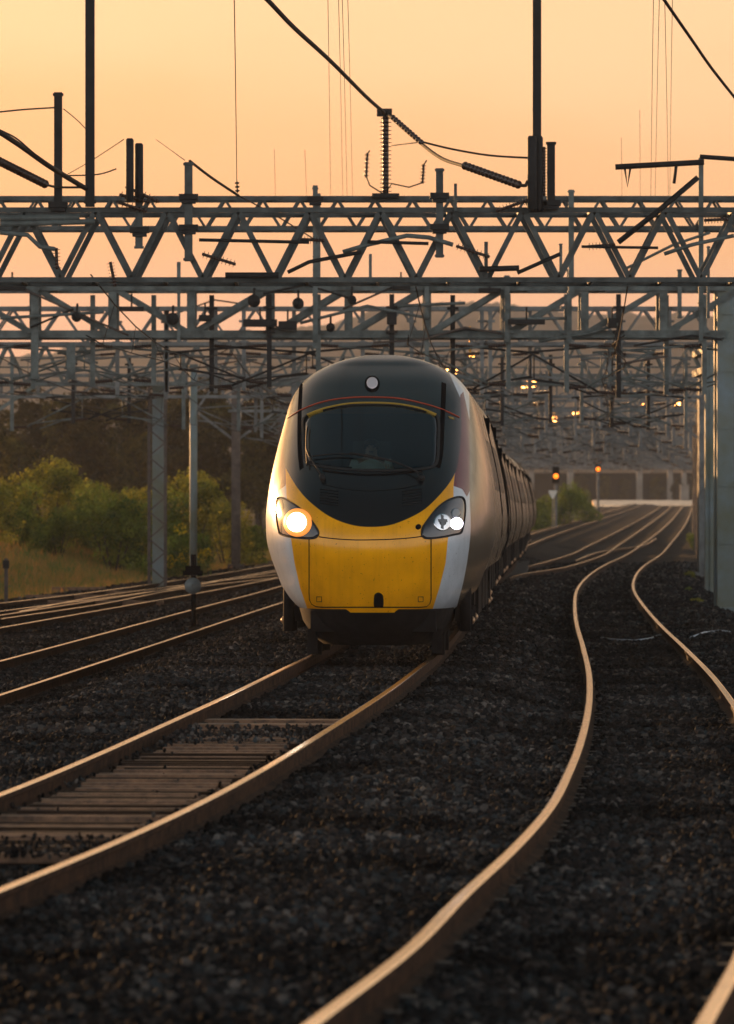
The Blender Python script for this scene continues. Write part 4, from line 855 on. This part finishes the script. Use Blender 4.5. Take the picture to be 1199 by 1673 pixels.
p_ = W(1118, 806, 880); m_ = MB(); m_.box(p_, (1.3, 1, 2.2)); m_.box(p_ + Vector((0, 0, 1.2)), (1.5, 1.2, .15)); m_.build('equipment_cabinet', M['concrete'], None, p_, label='small pale cabinet at the right end of the low platform', cat='cabinet')
# loose cables on the right ballast
for P, lab in (([(982, 1043), (1005, 1046), (1040, 1047), (1062, 1044), (1080, 1038)], 'pale cable lying between the rails of the right-hand track'), ([(1128, 1044), (1150, 1038), (1175, 1036), (1210, 1040)], 'pale cable lying right of the right-hand track')):
    pts_ = []
    for q in P: Z, X = gp(q[0], q[1] , -.12); pts_.append((X, Z, bed(X, Z) + .05))
    m_ = MB(); m_.tube(pts_, .016, 6); m_.build('loose_cable', M['cable'], None, pts_[0], label=lab, cat='cable', group='loose cables on the ballast')

# ------------------------------------------------------------------ vegetation
def crown_mesh(name, blobs, n, size, mt):
    B = np.array(blobs, float); vol = (B[:, 3] * B[:, 4] * B[:, 5]) ** .67; pick = RNG.choice(len(B), n, p=vol / vol.sum()); b_ = B[pick]
    d = RNG.normal(size=(n, 3)); d /= np.linalg.norm(d, axis=1)[:, None]; r = RNG.uniform(.25, 1.0, n) ** .4 * (1 + RNG.normal(0, .09, n)); c = b_[:, :3] + d * b_[:, 3:6] * r[:, None]
    a = RNG.normal(size=(n, 3)); a /= np.linalg.norm(a, axis=1)[:, None]; u = np.cross(a, RNG.normal(size=(n, 3))); u /= np.linalg.norm(u, axis=1)[:, None]
    s = size * RNG.uniform(.5, 1.4, n)[:, None]; v = np.stack([c - a * s, c + u * s * .5, c + a * s, c - u * s * .5], 1).reshape(-1, 3)
    return v, np.arange(4 * n).reshape(-1, 4)
def blobs(w, h, n, base=.25):
    out = []
    for i in range(n):
        t = random.random(); zc = h * (base + (1 - base) * t * .85); rr_ = w * (1 - abs(t - .35) * .8); a = random.uniform(0, 6.28); q = random.uniform(.2, .75) * rr_
        s = random.uniform(.22, .42) * w; out.append((q * math.cos(a), q * math.sin(a), zc, s, s, s * random.uniform(.6, .9)))
    out.append((0, 0, h * .5, w * .5, w * .5, h * .35)); return out
def plant(kind, w, h, n, size, mt, trunk=True):
    root = empty(kind, (0, 0, 0)); v, f_ = crown_mesh('crown', blobs(w, h, 16, .3 if trunk else .08), n, size, None); np_mesh('crown', v, f_, mt, root)
    m_ = MB()
    if trunk:
        m_.tube([(0, 0, -.3), (.05, 0, h * .3), (-.05, .05, h * .75)], [w * .06, w * .045, w * .015], 8)
        for i in range(5): a = i * 1.3; m_.tube([(0, 0, h * .3 + i * h * .07), (math.cos(a) * w * .5, math.sin(a) * w * .5, h * .55 + i * h * .07)], [w * .025, w * .008], 6)
    else:
        for i in range(6): a = i * 1.05; m_.tube([(0, 0, -.2), (math.cos(a) * w * .4, math.sin(a) * w * .4, h * .6)], [.04, .01], 5)
    m_.build('trunk' if trunk else 'stem', M['bark'], root); return root
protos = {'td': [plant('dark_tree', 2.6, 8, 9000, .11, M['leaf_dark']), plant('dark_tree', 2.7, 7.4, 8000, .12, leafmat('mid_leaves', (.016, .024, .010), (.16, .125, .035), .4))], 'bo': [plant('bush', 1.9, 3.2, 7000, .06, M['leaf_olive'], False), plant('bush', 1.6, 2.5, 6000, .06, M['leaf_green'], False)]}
used = set()
def put(kind, i, X, Z, z, s, rz, label, cat_, group, sy=1.):
    pr = protos[kind][i]
    if (kind, i) in used: o = copy_tree(pr)
    else: o = pr; used.add((kind, i))
    o.location = (X, Z, z); o.scale = (s, s, s * sy); o.rotation_euler = (0, 0, rz); tag(o, label, cat_, group); return o
ORD = ['first', 'second', 'third', 'fourth', 'fifth', 'sixth', 'seventh', 'eighth', 'ninth', 'tenth', 'eleventh', 'twelfth', 'thirteenth', 'fourteenth', 'fifteenth', 'sixteenth', 'seventeenth', 'eighteenth', 'nineteenth', 'twentieth']
for i, (px, top) in enumerate(((-40, 640), (15, 668), (62, 640), (110, 632), (160, 628), (205, 640), (250, 630), (292, 632), (335, 622), (380, 640), (425, 636), (-70, 655), (470, 650), (30, 700), (130, 690), (230, 690), (330, 690), (420, 700))):
    Z = 330 + (i * 37 % 40) - (25 if i > 12 else 0); X = sx_(px, Z); zb = e(Z) + .5; H = (zz_(top, Z) - zb) / 7.6
    put('td', i % 2, X, Z, zb, H, i * 1.7, f'{ORD[i]} dark tree behind the left bushes, ' + ('back row, ' if i < 13 else 'front row, ') + ('near the left edge' if px < 60 else 'left of the lattice mast' if px < 240 else 'between lattice mast and pale pole' if px < 320 else 'between pale pole and train'), 'tree', 'dark trees behind the bushes')
for i, (px, by, top) in enumerate(((-10, 930, 795), (30, 925, 790), (78, 928, 765), (110, 920, 800), (150, 915, 800), (185, 925, 790), (215, 920, 815), (262, 922, 800), (300, 905, 785), (335, 910, 825), (370, 905, 830), (405, 900, 850), (50, 935, 850), (130, 930, 850), (5, 930, 835), (95, 930, 830), (205, 925, 845), (240, 925, 800), (280, 915, 850), (350, 905, 858))):
    Z = (243 if px > 320 else 210) + (i * 29 % 24); X = sx_(px, Z); zb = verge(X, Z) - .1; H = max(.4, (zz_(top - 14, Z) - zb)) / 3.1
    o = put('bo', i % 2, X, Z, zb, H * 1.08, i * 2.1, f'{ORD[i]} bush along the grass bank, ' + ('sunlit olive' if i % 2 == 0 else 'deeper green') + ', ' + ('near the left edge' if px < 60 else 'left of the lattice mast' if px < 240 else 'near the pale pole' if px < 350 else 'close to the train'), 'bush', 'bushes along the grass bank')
# flowering shrub
Z = 205; X = sx_(300, Z); fl = empty('flowering_bush', (X, Z, verge(X, Z)), label='low bush with bright yellow flowers at the foot of the pale pole', cat='bush')
v, f_ = crown_mesh('b', [(0, 0, .9, 1.1, .7, .8), (-.9, 0, .6, .6, .5, .5), (.5, 0, 1.4, .5, .5, .4)], 5000, .05, None); np_mesh('foliage', v, f_, M['leaf_green'], fl)
v, f_ = crown_mesh('b', [(.3, -.4, 1.0, .55, .3, .35), (-.5, -.4, .8, .3, .3, .25), (-.1, -.3, 1.9, .28, .2, .2), (.8, -.4, 1.1, .2, .2, .2)], 420, .05, None); np_mesh('blossom', v, f_, M['flower'], fl)
for i, (px, top) in enumerate(((950, 775), (988, 772), (1020, 782), (1070, 776), (1106, 784), (1138, 774))):
    Z = 950; X = sx_(px, Z); zb = e(Z) - .3; put('td', i % 2, X, Z, zb, (zz_(top, Z) - zb) / 7.6, i * 1.9, f'{ORD[i]} dark tree from the left under the far bridge', 'tree', 'dark trees under the bridge', 1.)
# far right small bushes
for i, (px, Z, top, by) in enumerate(((925, 470, 775, 835), (880, 455, 800, 845), (950, 520, 790, 830), (1135, 300, 865, 925))):
    X = sx_(px, Z); zb = e(Z) - .3; o = put('bo', 1, X, Z, zb, max(.5, zz_(top, Z) - zb) / 3, i * 1.3, ['green bush beside the pale triangle sign', 'small bush right behind the tail of the train', 'bush left of the far pale piers', 'weedy bush at the foot of the lattice masts by the pale columns'][i], 'bush', 'small bushes beyond the train')
for i, (px, Z) in enumerate(((1140, 140), (1120, 165), (1128, 200))):
    X = sx_(px, Z); zb = e(Z) - .45; put('bo', i % 2, X, Z, zb, .16, i, ['low yellowish weed at the foot of the big box column', 'low weed left of the slimmer box column', 'low weed farthest back by the columns'][i], 'weed', 'weeds by the box columns')
for k in protos:                                             # unused prototypes would stand at the origin
    for j, pr in enumerate(protos[k]):
        if (k, j) not in used:
            for ch in list(pr.children): bpy.data.objects.remove(ch)
            bpy.data.objects.remove(pr)
# grass
n = 60000; Zg = RNG.uniform(120, 300, n); Xg = np.array([fL3(z) - 2.4 - abs(RNG.normal(0, 5)) for z in Zg]); hg = np.array([verge(x, z) for x, z in zip(Xg, Zg)])
hh = RNG.uniform(.12, .42, n); a = RNG.uniform(0, 6.28, n); lx = RNG.normal(0, .12, n); wd = .035
v = np.stack([np.stack([Xg - np.cos(a) * wd, Zg - np.sin(a) * wd, hg - .05], -1), np.stack([Xg + np.cos(a) * wd, Zg + np.sin(a) * wd, hg - .05], -1), np.stack([Xg + lx, Zg + lx, hg + hh], -1)], 1).reshape(-1, 3)
tag(np_mesh('grass', v, np.arange(3 * n).reshape(-1, 3), M['grassm']), 'dry orange and green grass on the bank left of the tracks', 'grass', kind='stuff')

# hills
ridge = spline([(-1500, 640), (-600, 615), (-100, 598), (0, 592), (200, 575), (400, 552), (550, 532), (650, 514), (800, 508), (950, 518), (1050, 526), (1199, 530), (1500, 545), (2600, 600)])
V = []; pxs = np.linspace(-1500, 2600, 260); rows = 40
for r in range(rows):
    t = r / (rows - 1); Z = 1350 + 1300 * t
    for px in pxs:
        zr = CZ + (HY - ridge(px)) / F * 2650; u = t * t * (3 - 2 * t); X = (px - CX) / F * 2650
        V.append((X, Z, 3 + (zr - 3) * u + math.sin(X * .05 + Z * .01) * 1.2 * t + RNG.normal(0, 1.1) * t))
mh = mat('hill_woodland', (.14, .085, .05), .95, base2=(.03, .034, .018), scale=.012, spec=.05)
tag(np_mesh('hills', V, grid_faces(rows, len(pxs)), mh, smooth=True), kind='structure')

# ------------------------------------------------------------------ haze
hm = bpy.data.materials.new('haze'); hm.use_nodes = True; nt = hm.node_tree; nt.nodes.remove(nt.nodes['Principled BSDF'])
pv = nt.nodes.new('ShaderNodeVolumePrincipled'); pv.inputs['Density'].default_value = .00018; pv.inputs['Color'].default_value = (.9, .82, .76, 1); pv.inputs['Anisotropy'].default_value = 0.
nt.links.new(pv.outputs[0], nt.nodes['Material Output'].inputs['Volume'])
m_ = MB(); m_.box((0, 1380, 60), (2400, 2800, 125)); hz = m_.build('haze', hm, None, None, kind='stuff', label='warm evening haze over the whole place', cat='haze')

# ------------------------------------------------------------------ sky, sun, camera
SUN_AZ = rad(-25); SUN_EL = rad(5)
w = bpy.data.worlds.new('World'); sc.world = w; w.use_nodes = True; nt = w.node_tree; bg = nt.nodes['Background']
sky = nt.nodes.new('ShaderNodeTexSky'); sky.sky_type = 'NISHITA'; sky.sun_disc = False; sky.sun_elevation = SUN_EL; sky.sun_rotation = SUN_AZ; sky.dust_density = 3; sky.air_density = 1.5
tc = nt.nodes.new('ShaderNodeTexCoord'); sp = nt.nodes.new('ShaderNodeSeparateXYZ'); nt.links.new(tc.outputs['Generated'], sp.inputs[0])
# elevation ramp of the sunset side
ns = nt.nodes.new('ShaderNodeTexNoise'); ns.inputs['Scale'].default_value = 9; ns.inputs['Detail'].default_value = 3
mp = nt.nodes.new('ShaderNodeMapping'); mp.inputs['Scale'].default_value = (1, 1, 3.5); nt.links.new(tc.outputs['Generated'], mp.inputs[0]); nt.links.new(mp.outputs[0], ns.inputs['Vector'])
ad = nt.nodes.new('ShaderNodeMath'); ad.operation = 'MULTIPLY_ADD'; ad.inputs[1].default_value = .045; nt.links.new(ns.outputs['Fac'], ad.inputs[0]); nt.links.new(sp.outputs[2], ad.inputs[2])
mr = nt.nodes.new('ShaderNodeMapRange'); mr.inputs['From Min'].default_value = .022; mr.inputs['From Max'].default_value = 1.022; nt.links.new(ad.outputs[0], mr.inputs['Value'])
r = nt.nodes.new('ShaderNodeValToRGB'); nt.links.new(mr.outputs[0], r.inputs['Fac']); cr = r.color_ramp; cr.interpolation = 'EASE'
EL = [(0., (.86, .45, .32)), (.033, (.96, .53, .36)), (.055, (.98, .50, .26)), (.088, (1.0, .63, .375)), (.16, (1.0, .80, .55)), (.28, (.30, .28, .29)), (.6, (.015, .06, .075))]
cr.elements[0].position = 0; cr.elements[0].color = (*EL[0][1], 1); cr.elements[1].position = EL[-1][0]; cr.elements[1].color = (*EL[-1][1], 1)
for p_, c_ in EL[1:-1]: q = cr.elements.new(p_); q.color = (*c_, 1)
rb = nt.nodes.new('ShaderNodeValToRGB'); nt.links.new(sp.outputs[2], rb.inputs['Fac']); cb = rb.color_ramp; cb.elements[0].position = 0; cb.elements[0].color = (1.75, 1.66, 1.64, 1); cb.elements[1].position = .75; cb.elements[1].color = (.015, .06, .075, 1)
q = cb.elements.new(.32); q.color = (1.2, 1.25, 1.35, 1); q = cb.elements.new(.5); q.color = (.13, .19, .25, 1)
# azimuth: unseen low sky behind the camera is brightened to light the train nose
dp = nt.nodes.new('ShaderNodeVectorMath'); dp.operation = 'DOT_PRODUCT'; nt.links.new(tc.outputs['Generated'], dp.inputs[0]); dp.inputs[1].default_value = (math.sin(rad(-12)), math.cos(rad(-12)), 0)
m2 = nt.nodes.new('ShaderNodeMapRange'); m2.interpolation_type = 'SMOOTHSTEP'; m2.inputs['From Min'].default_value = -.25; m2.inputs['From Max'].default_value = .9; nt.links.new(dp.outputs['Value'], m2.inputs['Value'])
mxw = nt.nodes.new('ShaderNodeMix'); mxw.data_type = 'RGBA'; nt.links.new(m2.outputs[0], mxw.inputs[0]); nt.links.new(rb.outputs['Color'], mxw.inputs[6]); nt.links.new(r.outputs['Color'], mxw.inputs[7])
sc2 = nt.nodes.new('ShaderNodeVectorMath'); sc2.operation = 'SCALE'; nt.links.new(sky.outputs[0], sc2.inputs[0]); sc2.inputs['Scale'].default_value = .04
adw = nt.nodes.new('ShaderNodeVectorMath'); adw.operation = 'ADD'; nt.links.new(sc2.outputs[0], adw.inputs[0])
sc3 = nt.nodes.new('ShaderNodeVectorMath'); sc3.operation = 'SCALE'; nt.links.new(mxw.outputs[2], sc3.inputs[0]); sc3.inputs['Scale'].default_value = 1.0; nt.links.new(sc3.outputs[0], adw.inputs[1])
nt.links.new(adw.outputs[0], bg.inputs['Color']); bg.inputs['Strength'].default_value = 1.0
sl = bpy.data.lights.new('sun', 'SUN'); sl.energy = 5.0; sl.angle = rad(.6); sl.color = (1, .52, .20); so = bpy.data.objects.new('sun', sl); col.objects.link(so)
d = Vector((math.sin(SUN_AZ) * math.cos(SUN_EL), math.cos(SUN_AZ) * math.cos(SUN_EL), math.sin(SUN_EL))); so.rotation_euler = d.to_track_quat('Z', 'Y').to_euler(); so.location = (-20, 20, 30)
cam = bpy.data.cameras.new('camera'); co_ = bpy.data.objects.new('camera', cam); col.objects.link(co_); sc.camera = co_
co_.location = (0, 0, CZ); co_.rotation_euler = (rad(90), 0, 0); cam.sensor_fit = 'HORIZONTAL'; cam.sensor_width = 36; cam.lens = 36 * F / 1199.
cam.shift_y = (HY - 836.5) / 1199.; cam.clip_end = 6000; cam.clip_start = .5
cam.dof.use_dof = True; cam.dof.focus_distance = 70.5; cam.dof.aperture_fstop = 288 / 38.
sc.view_settings.view_transform = 'Standard'; sc.view_settings.look = 'None'; sc.view_settings.gamma = 1; sc.view_settings.exposure = 0
sc.render.engine = 'CYCLES'; sc.cycles.use_denoising = True; sc.cycles.max_bounces = 6; sc.cycles.transparent_max_bounces = 12; sc.cycles.volume_bounces = 0; sc.cycles.sample_clamp_indirect = 6

for o in sc.objects:
    if o.parent is None and 'label' in o and len(o['label'].replace('-', ' ').split()) > 16: print('LONG LABEL', o['label'])
